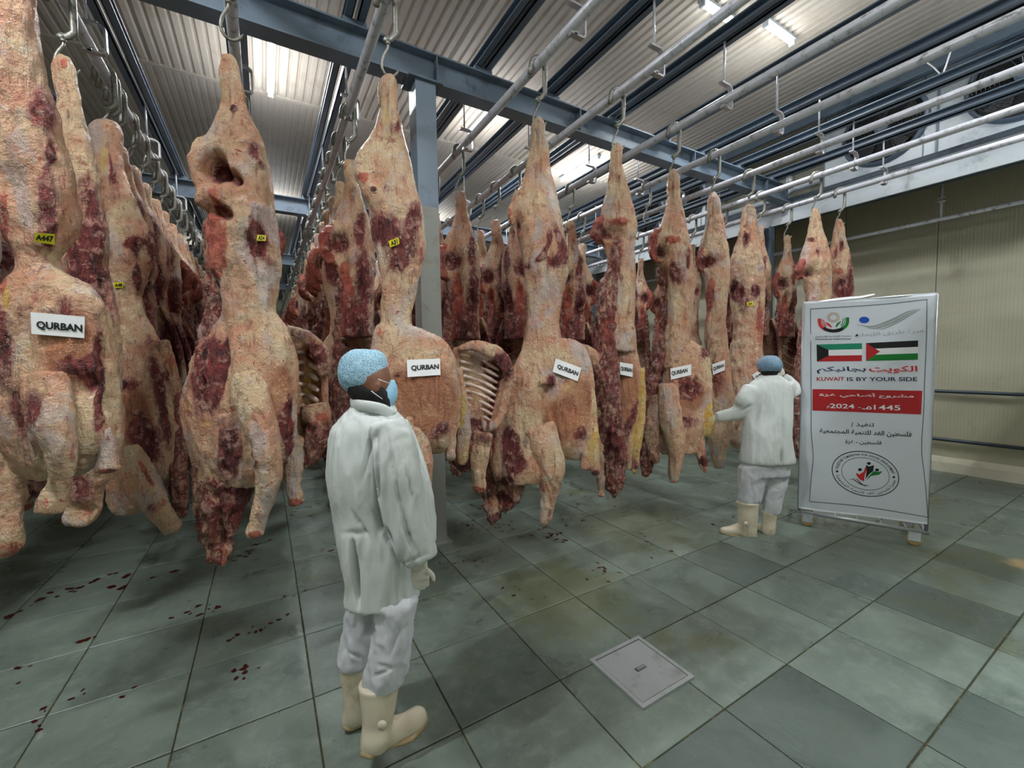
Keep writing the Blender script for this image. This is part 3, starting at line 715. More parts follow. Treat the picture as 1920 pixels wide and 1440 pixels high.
def poly(name, pts, mat, off=.0012, parent=None, dens=6):
    """fill a px polygon; quads are subdivided so they follow the sheet"""
    f = bs(off)
    if len(pts) == 4:
        n = dens; V = [f(*bilin(pts, i/n, j/n)) for i in range(n+1) for j in range(n+1)]; Fc = [(i*(n+1)+j, (i+1)*(n+1)+j, (i+1)*(n+1)+j+1, i*(n+1)+j+1) for i in range(n) for j in range(n)]
    else:
        V = [f(*p) for p in pts]; Fc = [tuple(range(len(pts)))]
    return cmesh(name, V, Fc, mat, parent or sheet)
def stroke(name, pts, wpx, mat, off=.0014, parent=None, taper=False, k=4):
    P = catmull(pts, k); f = bs(off); V = []; n = len(P)
    for i, p in enumerate(P):
        t = P[min(i+1, n-1)]-P[max(i-1, 0)]; t /= np.linalg.norm(t)+1e-9; nn = np.array([-t[1], t[0]]); ww = wpx/2*(math.sin(PI*min(max(i/(n-1), .04), .96)) if taper else 1)
        V.append(f(*(p+nn*ww))); V.append(f(*(p-nn*ww)))
    return cmesh(name, V, [(2*i, 2*i+1, 2*i+3, 2*i+2) for i in range(n-1)], mat, parent or sheet)
Z = lambda x, y: (1490+x/6.857, 540+y/6.857)        # first close-up of the sheet
Y2 = lambda x, y: (1490+x/4.964, 750+y/4.964)       # second close-up
stroke('border_line', [Z(205, 272), Z(800, 235), Z(1200, 205), Z(1700, 150)], 1.2, P_FR); stroke('border_line', [Z(1695, 150), Z(1690, 600), Z(1665, 1200), Y2(1200, 50), Y2(1178, 450), Y2(1205, 700), Y2(1238, 1085)], 1.2, P_FR)
stroke('border_line', [Z(205, 272), Z(208, 900), Z(213, 1440), Y2(155, 300), Y2(172, 520), Y2(152, 750), Y2(138, 937)], 1.2, P_FR); stroke('border_line', [Y2(138, 937), Y2(500, 970), Y2(900, 1030), Y2(1240, 1086)], 1.2, P_FR)
# hands emblem
stroke('emblem_hand', [Z(315, 395), Z(330, 480), Z(400, 535), Z(500, 555)], 6, P_RED2, taper=False); stroke('emblem_hand', [Z(680, 380), Z(670, 470), Z(600, 530), Z(500, 555)], 6, P_GRN, taper=False)
stroke('emblem_base', [Z(370, 515), Z(430, 545), Z(500, 555), Z(570, 545), Z(620, 520)], 6, P_BLK, .0018); stroke('emblem_thumb', [Z(395, 440), Z(440, 475), Z(480, 510)], 4, P_RED2, .0017, taper=True); stroke('emblem_thumb', [Z(595, 430), Z(550, 470), Z(530, 510)], 4, P_GRN, .0017, taper=True)
stroke('emblem_finger', [Z(345, 400), Z(360, 460), Z(400, 500)], 1.5, P_RED2); stroke('emblem_finger', [Z(370, 410), Z(385, 460), Z(410, 490)], 1.5, P_RED2); stroke('emblem_finger', [Z(650, 385), Z(640, 450), Z(600, 500)], 1.5, P_GRN); stroke('emblem_finger', [Z(625, 395), Z(615, 450), Z(590, 485)], 1.5, P_GRN)
for r in (52, 70, 88): stroke('emblem_ring', [Z(497+r*.9*math.cos(a*PI/8), 380+r*.72*math.sin(a*PI/8)) for a in range(17)], .7, P_GOLD)
for a in range(16): stroke('emblem_ray', [Z(497+46*math.cos(a*PI/8), 380+36*math.sin(a*PI/8)), Z(497+76*math.cos(a*PI/8), 380+60*math.sin(a*PI/8))], .6, P_GOLD)
letters_c = lambda name, s, quad, mat, bold=0.0, ar=False, off=.0016, parent=None: (lambda o: o)(letters(name, s, quad, lambda a, b: tuple(np.array(bs(off)(a, b))-CO), mat, parent or sheet, bold, ar))
letters_c('caption', 'جمعية الإغاثة الإنسانية', [Z(268, 618), Z(725, 605), Z(725, 632), Z(268, 645)], P_BLK, .01, True)
letters_c('caption', 'Humanitarian Relief Society', [Z(268, 650), Z(725, 645), Z(725, 668), Z(268, 675)], P_BLK, .02)
# swoosh emblem
poly('emblem_disc', [Z(893+66*math.cos(a*PI/12), 412+42*math.sin(a*PI/12)) for a in range(24)], P_BLUE)
for dx, dy, wd in ((0, 0, 4.0), (60, 22, 4.0), (140, 32, 2.6)):
    stroke('emblem_swoosh', [Z(790+dx*2, 465+dy*1.9), Z(1000+dx, 495+dy*.9), Z(1250+dx*.5, 410+dy), Z(1450+dx*.4, 310+dy*.9), Z(1620-dx*.1, 268+dy*.5)], wd, P_GREY, taper=True, k=6)
letters_c('emblem_word', 'مبرة طريق الإيمان', [Z(775, 590), Z(1650, 515), Z(1650, 590), Z(775, 640)], P_GREY, .0, True)
poly('emblem_dot', [Z(800+18*math.cos(a*PI/8), 608+13*math.sin(a*PI/8)) for a in range(16)], P_NAVY, .0018)
# flags
def flag(quad, stripes, tri, tmat):
    a, b, c, d = quad
    for i, mt in enumerate(stripes):
        if mt is None: continue
        poly('flag_stripe', [bilin(quad, 0, i/3), bilin(quad, 1, i/3), bilin(quad, 1, (i+1)/3), bilin(quad, 0, (i+1)/3)], mt, .0014)
    poly('flag_hoist', [bilin(quad, *p) for p in tri], tmat, .0022, dens=3)
flag([Z(282, 727), Z(865, 710), Z(862, 940), Z(287, 945)], (P_TEAL, P_WHT, P_RED), [(0, 0), (.26, 1/3), (.26, 2/3), (0, 1)], P_BLK)
flag([Z(917, 708), Z(1582, 675), Z(1576, 922), Z(917, 938)], (P_BLK, P_WHT, P_GRN), [(0, 0), (.27, .5), (0, 1)], P_RED)
letters_c('headline_word', 'بجانبكم', [Z(285, 1010), Z(915, 1008), Z(915, 1100), Z(285, 1100)], P_NAVY, .02, True)
letters_c('headline_word', 'الكويت', [Z(955, 1000), Z(1572, 1000), Z(1572, 1095), Z(955, 1097)], P_RED2, .02, True)
letters_c('headline_word', 'KUWAIT', [Z(283, 1145), Z(637, 1143), Z(637, 1193), Z(285, 1195)], P_RED, .018)
letters_c('headline_word', 'IS BY YOUR SIDE', [Z(670, 1147), Z(1568, 1143), Z(1568, 1197), Z(672, 1197)], P_NAVY, .018)
poly('red_panel', [Z(230, 1298), Z(1635, 1318), Y2(1172, 132), Y2(165, 97)], P_RED, dens=34)
letters_c('panel_line', 'مشروع أضاحي غزة', [Z(310, 1345), Z(1525, 1355), Y2(1105, -10), Y2(230, -28)], P_WHT, .015, True, .0024)
letters_c('panel_line', '1445', [Y2(735, 42), Y2(980, 46), Y2(980, 95), Y2(735, 88)], P_WHT, .01, False, .0024)
letters_c('panel_line', 'هـ', [Y2(625, 52), Y2(715, 54), Y2(715, 88), Y2(625, 82)], P_WHT, .01, True, .0024); letters_c('panel_line', '-', [Y2(590, 66), Y2(615, 66), Y2(615, 71), Y2(590, 71)], P_WHT, 0, False, .0024)
letters_c('panel_line', '2024', [Y2(328, 32), Y2(555, 38), Y2(555, 80), Y2(328, 75)], P_WHT, .01, False, .0024); letters_c('panel_line', 'م', [Y2(300, 52), Y2(325, 53), Y2(325, 80), Y2(300, 78)], P_WHT, .01, True, .0024)
letters_c('text_line', 'تنفيذ', [Y2(570, 210), Y2(738, 212), Y2(738, 256), Y2(570, 250)], P_BLK, .018, True); letters_c('text_line', '/', [Y2(525, 207), Y2(545, 207), Y2(545, 252), Y2(525, 250)], P_BLK, .01)
letters_c('text_line', 'فلسطين الغد للتنمية المجتمعية', [Y2(232, 263), Y2(1085, 292), Y2(1085, 353), Y2(232, 312)], P_BLK, .018, True)
letters_c('text_line', 'فلسطين - غزة', [Y2(470, 365), Y2(808, 378), Y2(808, 424), Y2(470, 410)], P_BLK, .018, True)
# round seal
ec = (658, 685)
def ell(a, rx, ry): a = math.radians(a); return Y2(ec[0]+rx*math.cos(a)+ry*.10*math.sin(a), ec[1]+ry*math.sin(a)+rx*.10*math.cos(a))
stroke('seal_ring', [ell(a, 310, 208) for a in range(0, 361, 12)], 1.6, P_BLK, k=2); stroke('seal_ring', [ell(a, 222, 150) for a in range(0, 361, 12)], 1.0, P_FR, k=2)
def ring_text(s, a0, a1, rx, ry, hgt, flip=False, ar=False, bold=.02):
    ch = shape_ar(s) if ar else s
    W = [max(0.35, text2d(c)[0][:, 0].max() if len(text2d(c)[0]) else .35) for c in ch]; tot = sum(W)+.08*len(W); acc = 0; V3 = []; F3 = []
    for c, wd in zip(ch, W):
        a = a0+(a1-a0)*(acc+wd/2)/tot; acc += wd+.08; V, Fc = text2d(c, bold)
        if not len(V): continue
        V = V-np.array([wd/2, .35]); sc = hgt; n = len(V3)
        k = abs(a1-a0)/tot
        for x, y in V:
            aa = a+(x*k*(1 if a1 > a0 else -1)); rr = 1+(y*hgt/ry)*(-1 if flip else 1)
            p = ell(aa, rx*rr, ry*rr); V3.append(tuple(np.array(bs(.0016)(*p))-CO))
        F3 += [tuple(i+n for i in f) for f in Fc]
    mesh_obj('seal_text', V3, F3, P_BLK, sheet)
ring_text('PALESTINE TOMORROW FOR SOCIAL DEVELOPMENT', 188, 352, 266, 178, 27)
ring_text('جمعية فلسطين الغد للتنمية المجتمعية', 170, 10, 266, 178, 30, True, True)
for a in (180, 2):
    c = ell(a, 264, 176); poly('seal_dot', [(c[0]+2.4*math.cos(k*PI/5), c[1]+2.2*math.sin(k*PI/5)) for k in range(10)], P_BLK)
for (x, y) in ((690, 588), (607, 645), (766, 650)): poly('figure_head', [Y2(x+19*math.cos(k*PI/6), y+14*math.sin(k*PI/6)) for k in range(12)], P_BLK, .0018)
poly('figure_body', [Y2(568, 672), Y2(600, 690), Y2(640, 665), Y2(662, 615), Y2(672, 640), Y2(650, 700), Y2(645, 755), Y2(605, 735), Y2(578, 705)], P_RED2, .0016)
poly('figure_body', [Y2(662, 602), Y2(690, 618), Y2(738, 604), Y2(730, 660), Y2(690, 690), Y2(660, 735), Y2(668, 660)], P_BLK, .0018)
poly('figure_body', [Y2(820, 662), Y2(770, 668), Y2(735, 660), Y2(690, 705), Y2(665, 748), Y2(710, 705), Y2(785, 695)], P_GRN, .0017)
for d in (0, 26): stroke('seal_wave', [Y2(505+d*1.3, 735-d*.3), Y2(545+d*1.3, 735), Y2(590+d, 765+d*.3), Y2(640+d*.6, 790+d*.3), Y2(690, 785+d*.2)], 1.6, P_BLK, taper=True)
# frame and castors
def bp3(u, n, z): p = BA+BD*u+BN*n; return np.array([p[0], p[1], z])-CO
M_FR = plain('cart_frame', 'aeb4b8', 0.35, 0.6, 0.1, 8, 0.1, 40)
def bar(name, pts, r, mat=M_FR, parent=cart): mb = MB(); mb.sweep(pts, r, 10); return mb.build(name, mat, parent, True)
zl = .135
bar('base_bar', [bp3(-.02, 0.0, zl), bp3(BW+.02, 0.0, zl)], .018); bar('base_bar', [bp3(-.02, -.42, zl), bp3(BW+.02, -.42, zl)], .018)
for u in (0.0, BW): bar('side_bar', [bp3(u, 0, zl), bp3(u, -.42, zl)], .016)
for u in np.linspace(.12, BW-.12, 5): bar('deck_rod', [bp3(u, 0, zl), bp3(u, -.42, zl)], .007)
for u in (0.0, BW): bar('upright', [bp3(u, 0, zl), bp3(u, 0, 2.15)], .014)
for u in (0.0, BW): bar('upright', [bp3(u, -.42, zl), bp3(u, -.42, 2.0)], .014)
bar('top_bar', [bp3(0, 0, 2.15), bp3(BW, 0, 2.15)], .014)
M_WHEEL = plain('castor_wheel', 'b79f6e', 0.5, 0, 0.15, 15)
for u in (.07, BW-.07):
    for n_ in (-.02, -.40):
        c = bp3(u, n_, 0); fk = MB()
        V0 = Matrix.Translation(Vector(c)) @ Matrix.Rotation(math.atan2(BD[1], BD[0]), 4, 'Z')
        for s in (-1, 1): fk.box((-.04, s*.026-.002, .045), (.04, s*.026+.002, .13), V0)
        fk.box((-.045, -.035, .118), (.045, .035, .128), V0); f = fk.build('castor_fork', M_WHITE, cart)
        wb = MB(); wb.lathe([(.02, -.018), (.045, -.018), (.052, -.012), (.052, .012), (.045, .018), (.02, .018)], 24, V0 @ Matrix.Translation((0, 0, .053)) @ Matrix.Rotation(PI/2, 4, 'X')); wb.build('castor_wheel', M_WHEEL, f, True)
# curled spare strip of the sheet along its top edge
V = []; n = 14
for i in range(n+1):
    f = i/n; px, py = 1535+(1640-1535)*f, 566-(566-556)*f-4*max(0, f-.75)*4; u, z = banner_uvw(px, py)
    for s_ in (0, 1): V.append(bpt(u, z+(.012+.012*math.sin(PI*f))*s_-.004, .004-.02*s_))
cmesh('curled_strip', V, [(2*i, 2*i+2, 2*i+3, 2*i+1) for i in range(n)], P_WHT, sheet)
# ================================================================== CARCASSES
FAT = (0.0, 0.0, 0.0); MEAT = (0.85, 0, 0); MIX = (0.38, 0, 0.2); RED = (0.3, 0, 0.8); YEL = (0.0, 0.9, 0); RAW = (0.55, 0, 0.45)
def S5(rows): return rows
def hook(X, Y, ztop_leg, label=None, group='meat hooks', rz=None, src=[None]):
    """upper strap over the rail + lower swivel S hook; origin on the rail axis"""
    if src[0] is None:
        r = PR+.015; q = empty('meat_hook', (X, Y, RZ), label, 'hook', group)
        mb = MB(); P = [(-r-.012, 0, -.075), (-r-.004, 0, -.03)]+[(a, 0, b) for a, b in arc(0, 0, r, 180, 0, 8)]+[(r, 0, -.10), (r-.002, 0, -.21), (.02, 0, -.245), (-.004, 0, -.262), (-.02, 0, -.25)]
        mb.sweep(P, .0125, 8, flat=1.5); mb.build('rail_strap', M_HOOK, q, True)
        mb = MB(); mb.sweep([(0, 0, -.235), (0, 0, -.285)], .009, 8); mb.lathe([(.013, -.262), (.015, -.255), (.013, -.248)], 10, Matrix.Translation((.0, 0, 0))); mb.lathe([(.013, -.285), (.015, -.278), (.013, -.27)], 10)
        P = [(0, 0, -.28), (.0, 0, -.30)]+[(a-.0, 0, b) for a, b in [(-.012, -.325), (-.03, -.36), (-.04, -.40), (-.035, -.44), (-.012, -.468), (.018, -.468), (.045, -.445), (.062, -.415)]]
        mb.sweep(catmull(P, 2), [.0085]*(2*(len(P)-1)-1)+[.005, .0015], 8); mb.build('swivel_hook', M_HOOK, q, True)
        src[0] = q; q['_k'] = 1; del q['_k']
    else:
        s = src[0]; q = s.copy(); COL.objects.link(q)
        for c in s.children:
            d = c.copy(); COL.objects.link(d); d.parent = q
        q['label'] = label; q['group'] = group; q['category'] = 'hook'; q.location = (X, Y, RZ)
    az = math.atan2(X, Y); q.rotation_euler = (0, 0, (-az*0.75 if rz is None else rz))
    return q
def plane_fit(V, px, py, quad, pad=4):
    q = np.array(quad); x0, x1 = q[:, 0].min()-pad, q[:, 0].max()+pad; y0, y1 = q[:, 1].min()-pad, q[:, 1].max()+pad
    return (px > x0) & (px < x1) & (py > y0) & (py < y1)
def label_on(quad, text, tagmat=None, name='paper_label', tq=(.12, .30, .97, .68)):
    """a stuck-on label whose plane follows the meat below it"""
    def post(o, V, px, py):
        O = OR[o.name]; k = plane_fit(V, px, py, quad)
        W = V[k]+O-EYE; t = W.dot(DV)
        if len(t) < 6: print('label misses', text); return
        # front surface: nearest in a coarse grid
        qx, qy = px[k], py[k]; cells = {}
        for a, b, c in zip(qx, qy, t):
            kk = (int(a/7), int(b/7))
            if kk not in cells or cells[kk][2] > c: cells[kk] = (a, b, c)
        A = np.array(list(cells.values())); mid = np.median(A[:, 2]); A = A[np.abs(A[:, 2]-mid) < .12]
        Mx = np.c_[np.ones(len(A)), A[:, 0]-CX, A[:, 1]-CY]; co, *_ = np.linalg.lstsq(Mx, A[:, 2], rcond=None)
        lim = 0.0012 if name == 'paper_label' else 0.004; co[1] = np.clip(co[1], -lim, lim); co[2] = np.clip(co[2], -lim, lim)
        rs = A[:, 2]-Mx.dot(co); co[0] += max(np.percentile(rs, 4)-.006, -.12)
        qa = np.array(quad); mxp = qa.mean(0)
        def surf(off):
            def f(x, y):
                t = co[0]+co[1]*(x-CX)+co[2]*(y-CY)-off
                bend = .004*math.sin((x-mxp[0])/28.0)
                return tuple(pt(x, y, t+bend)-O)
            return f
        n = 6; f = surf(0); VV = [f(*bilin(quad, i/n, j/3)) for i in range(n+1) for j in range(4)]
        g = surf(-.0012); VV += [g(*bilin(quad, i/n, j/3)) for i in range(n+1) for j in range(4)]; K = (n+1)*4; Fc = []
        for i in range(n):
            for j in range(3): a = i*4+j; Fc += [(a, a+1, a+5, a+4), (K+a, K+a+4, K+a+5, K+a+1)]
        root = o.parent; lb = mesh_obj(name, VV, Fc, tagmat or M_PAPER, root)
        lb['label'] = ('white paper label reading '+text) if name == 'paper_label' else ('yellow numbered tag reading '+text)
        u0, v0, u1, v1 = tq
        tqd = [bilin(quad, u0, v0), bilin(quad, u1, v0), bilin(quad, u1, v1), bilin(quad, u0, v1)]
        letters('lettering', text, tqd, surf(.0022), M_INK, lb, .04)
    return post
OR = {}
def solveY(X, px, z):
    lo, hi = 0.8, 20.0; g = lambda Y: (lambda P: CX+F*P.dot(LV)/P.dot(DV))(np.array([X, Y, z])-EYE)
    sg = 1 if g(hi) > g(lo) else -1
    for _ in range(50):
        m = (lo+hi)/2
        if (g(m)-px)*sg < 0: lo = m
        else: hi = m
    return (lo+hi)/2
def carcass(X, Y, t, label, parts, vox=.013, group='front row of beef sides', hooklabel=None, seed=1):
    """parts: name -> (tubes, spots, kw); pixel outlines at forward distance t"""
    r0 = parts['hind_quarter'][0][0][1][0]
    if r0[0] > 0: Y = solveY(X, (r0[1]+r0[2])/2+1, RZ-.42)
    t = fdepth((X, Y, RZ-.42))
    O = np.array([X, Y, RZ]); q = empty('beef_side', O, label, 'meat', group)
    mp = PxMap(t, O); PP = {}; body = [[], [], dict(posts=[])]
    for nm in ('hind_quarter', 'trunk', 'rib_cage'):
        if nm in parts:
            tb, sp, kw = parts.pop(nm)
            if nm != 'hind_quarter': tb = [(k, [tuple(list(r)[:3]+[min(r[3] if len(r) > 3 else .5, .5)]+list(r)[4:]) for r in pts], *op) if k == 'H' else (k, pts, *op) for (k, pts, *op) in tb]
            body[0] += tb; body[1] += sp; body[2]['posts'] += kw.get('posts', [])
            if nm == 'hind_quarter' or 'rib_cage' not in parts: body[2].update({k: v for k, v in kw.items() if k != 'posts'})
    y0 = r0[0]; x0 = (r0[1]+r0[2])/2; kz = 3.3/t
    body[1] += [(x0-2*kz, y0+48*kz, 2.2*kz, 26*kz, 3, .022), (x0+5*kz, y0+80*kz, 3*kz, 26*kz, 0, .45), (x0, y0+8*kz, 6*kz, 6*kz, 2, .45), (x0+6*kz, y0+40*kz, 2*kz, 20*kz, 3, .012), (x0-8*kz, y0+120*kz, 3*kz, 40*kz, 3, .012, 12)]
    PP['side_of_beef'] = tuple(body); PP.update(parts)
    for i, (nm, (tubes, spots, kw)) in enumerate(PP.items()):
        kw = dict(kw); kw['amp'] = max(.012, kw.get('amp', .012)); kw['amp2'] = max(.019, kw.get('amp2', .010)*1.6); kw.setdefault('vox', vox); kw.setdefault('stretch', 1.8)
        ps = kw.pop('posts', None)
        def pp(o, V, px, py, ps=ps):
            if ps:
                for f in ps: f(o, V, px, py)
        o = organic(nm, q, mp, tubes, M_FLESH, spots=spots, seed=seed*5+i, post=pp if ps else None, **kw); OR[o.name] = O
    hook(X, Y, 0, 'steel swivel hook carrying '+hooklabel)
    return q
def ribs3(parent, t, O, lines, r=.011, dv0=0.0, bow=.10):
    """curved rib bones between px end points, bowed away from the viewer"""
    for (x0, y0, x1, y1) in lines:
        P = []
        for i in range(7):
            s = i/6; x = x0*(1-s)+x1*s; y = y0*(1-s)+y1*s-4*math.sin(PI*s); P.append(pt(x, y, t+dv0+bow*math.sin(PI*min(1, s*1.05+.02)))-O)
        mb = MB(); mb.sweep(P, [r*.9]+[r]*5+[r*.6], 7, flat=.7); o = mb.build('rib', M_BONE, parent, True)
# ---- K1 : A447, far left, nearest
carcass(RX[0], 2.72, 1.90, 'huge pale beef side at the left edge with yellow tag A447', {
 'hind_quarter': ([('H', [(-150, -5, 25), (-110, -12, 32), (-60, -22, 45), (0, -35, 50), (60, -45, 62), (120, -50, 74), (180, -45, 86), (240, -35, 102), (300, -20, 118), (360, 0, 128), (410, 15, 131), (450, 25, 122), (480, 36, 106), (510, 36, 108), (550, 32, 125)])],
   [(75, 200, 26, 60, 0, .75, -15), (90, 420, 20, 60, 0, .9), (85, 340, 22, 50, 0, .45), (20, 40, 20, 60, 2, .35), (30, 150, 60, 50, 0, -.3), (10, 460, 14, 120, 2, .8), (95, 290, 12, 22, 0, .8)], dict(posts=[label_on([(66, 436), (103, 439), (102, 459), (64, 453)], 'A447', M_YTAG, 'number_tag', (.06, .2, .94, .8))])),
 'rib_cage': ([('H', [(500, 45, 110), (540, 20, 165, .55), (580, 5, 192, .55), (640, -2, 202, .55), (700, 0, 208, .55), (760, 5, 212, .55), (820, 15, 215, .5), (870, 30, 180, .5), (900, 50, 120, .4)])],
   [(120, 580, 45, 30, 0, .6), (130, 650, 50, 90, 4, .9, 20), (130, 690, 34, 30, 0, .7, 25), (165, 700, 22, 45, 0, .9, 20), (185, 720, 12, 120, 0, .9), (145, 720, 30, 26, 3, .06), (60, 560, 40, 60, 0, -.4), (70, 680, 22, 80, 0, -.4), (40, 760, 26, 60, 0, .7), (90, 830, 40, 40, 0, .5), (20, 560, 8, 30, 1, 1), (8, 640, 20, 80, 0, .8)], dict(amp=.02, amp2=.014, posts=[label_on([(57, 585), (159, 594), (158, 634), (59, 626)], 'QURBAN', tq=(.10, .38, .96, .78))])),
 'foreleg': ([('P', [(85, 700, 70, .8, -.1), (95, 780, 66, .8, -.14), (112, 840, 46, .85, -.14), (116, 880, 36, .9, -.12), (108, 915, 34, .9, -.10), (98, 940, 40, .9, -.10), (94, 960, 40, .9, -.10)])], [(60, 770, 20, 40, 0, .7), (95, 940, 30, 26, 2, .35), (75, 730, 12, 40, 1, .5)], {}),
 'leg_stump': ([('P', [(195, 800, 34, .9, -.02), (200, 850, 26, .9, -.02), (200, 872, 32, .9, -.02), (202, 884, 36, .9, -.02)])], [(202, 884, 26, 9, 2, .9)], {}),
 'neck': ([('P', [(10, 840, 60, .7, .05), (15, 930, 50, .7, .03), (18, 1000, 44, .8, 0), (16, 1030, 42, .8, 0), (18, 1040, 30, .8, 0)]), ('P', [(40, 700, 60, .8, .12), (45, 860, 60, .8, .12), (62, 930, 40, .8, .1)], dict(c=MEAT))], [(18, 1030, 40, 20, 2, .7)], {}),
}, vox=.0115, hooklabel='the A447 beef side at the left edge', seed=3)
# ---- K2
carcass(RX[0], 3.56, 2.60, 'beef side with a long bare shank hooked high, second from the left edge', {
 'hind_quarter': ([('H', [(105, 112, 130), (125, 103, 140), (150, 106, 144), (190, 112, 150), (240, 108, 160), (300, 115, 175), (350, 130, 185), (400, 130, 192), (450, 130, 196), (500, 128, 196), (560, 125, 190)])],
   [(165, 350, 24, 40, 0, .5), (175, 430, 22, 60, 0, .9), (150, 470, 26, 80, 2, .8), (135, 420, 14, 60, 0, .9), (160, 520, 40, 60, 0, .8), (118, 130, 8, 14, 2, .5)], {}),
 'rib_cage': ([('H', [(520, 110, 200, .6), (600, 100, 215, .6), (700, 100, 222, .6), (800, 110, 225, .6), (860, 120, 215, .6), (920, 130, 190, .6), (965, 120, 185, .5), (985, 125, 165, .5)])],
   [(180, 620, 40, 120, 0, .6), (150, 900, 40, 60, 0, .6), (150, 960, 30, 16, 3, .05), (150, 965, 40, 20, 2, .4)], dict(amp=.02)),
}, hooklabel='the second beef side from the left edge', seed=4)
# ---- K3
carcass(RX[0], 4.25, 3.20, 'beef side with blunt shank and splayed foreleg, third from the left edge', {
 'hind_quarter': ([('H', [(228, 190, 215), (245, 172, 225), (280, 178, 228), (320, 182, 232), (360, 186, 245), (400, 188, 262), (440, 190, 280), (480, 192, 285), (520, 192, 270), (570, 195, 255), (620, 200, 262)])],
   [(215, 340, 10, 40, 0, .6), (250, 455, 22, 14, 0, 1), (195, 300, 8, 40, 1, .6), (285, 450, 12, 60, 0, .8), (255, 520, 10, 60, 0, .9), (225, 495, 30, 16, 0, -.5)], dict(posts=[label_on([(213, 530), (231, 529), (230, 539), (214, 540)], 'A48', M_YTAG, 'number_tag', (.1, .2, .9, .8))])),
 'rib_cage': ([('H', [(560, 196, 262, .6), (600, 196, 275, .6), (650, 200, 300, .65), (700, 203, 322, .65), (760, 205, 332, .65), (820, 208, 338, .6), (870, 208, 335, .55), (910, 205, 310, .5), (950, 205, 270, .4), (965, 220, 255, .4)])],
   [(235, 722, 30, 14, 0, .8), (250, 780, 42, 60, 4, 1), (270, 820, 30, 60, 0, 1, -20), (300, 740, 12, 120, 0, .8, -12), (320, 690, 16, 40, 0, .8), (235, 590, 40, 60, 0, -.5), (240, 925, 40, 20, 0, -.5), (330, 800, 8, 60, 0, -.5)], dict(amp=.018)),
 'foreleg': ([('P', [(240, 840, 70, .6, -.1), (262, 900, 64, .6, -.12), (290, 945, 46, .7, -.14), (312, 975, 30, .9, -.15), (322, 990, 32, .9, -.15), (326, 998, 24, .9, -.15)])], [(285, 950, 12, 12, 0, .6), (330, 995, 12, 10, 2, .5), (275, 890, 7, 40, 2, .8, -30)], {}),
 'flap': ([('H', [(640, 300, 318), (720, 310, 336), (800, 318, 345), (880, 318, 350), (930, 322, 350), (970, 328, 345)], dict(c=RAW))], [(325, 680, 20, 40, 0, -.6)], {}),
}, hooklabel='the third beef side from the left edge', seed=5)
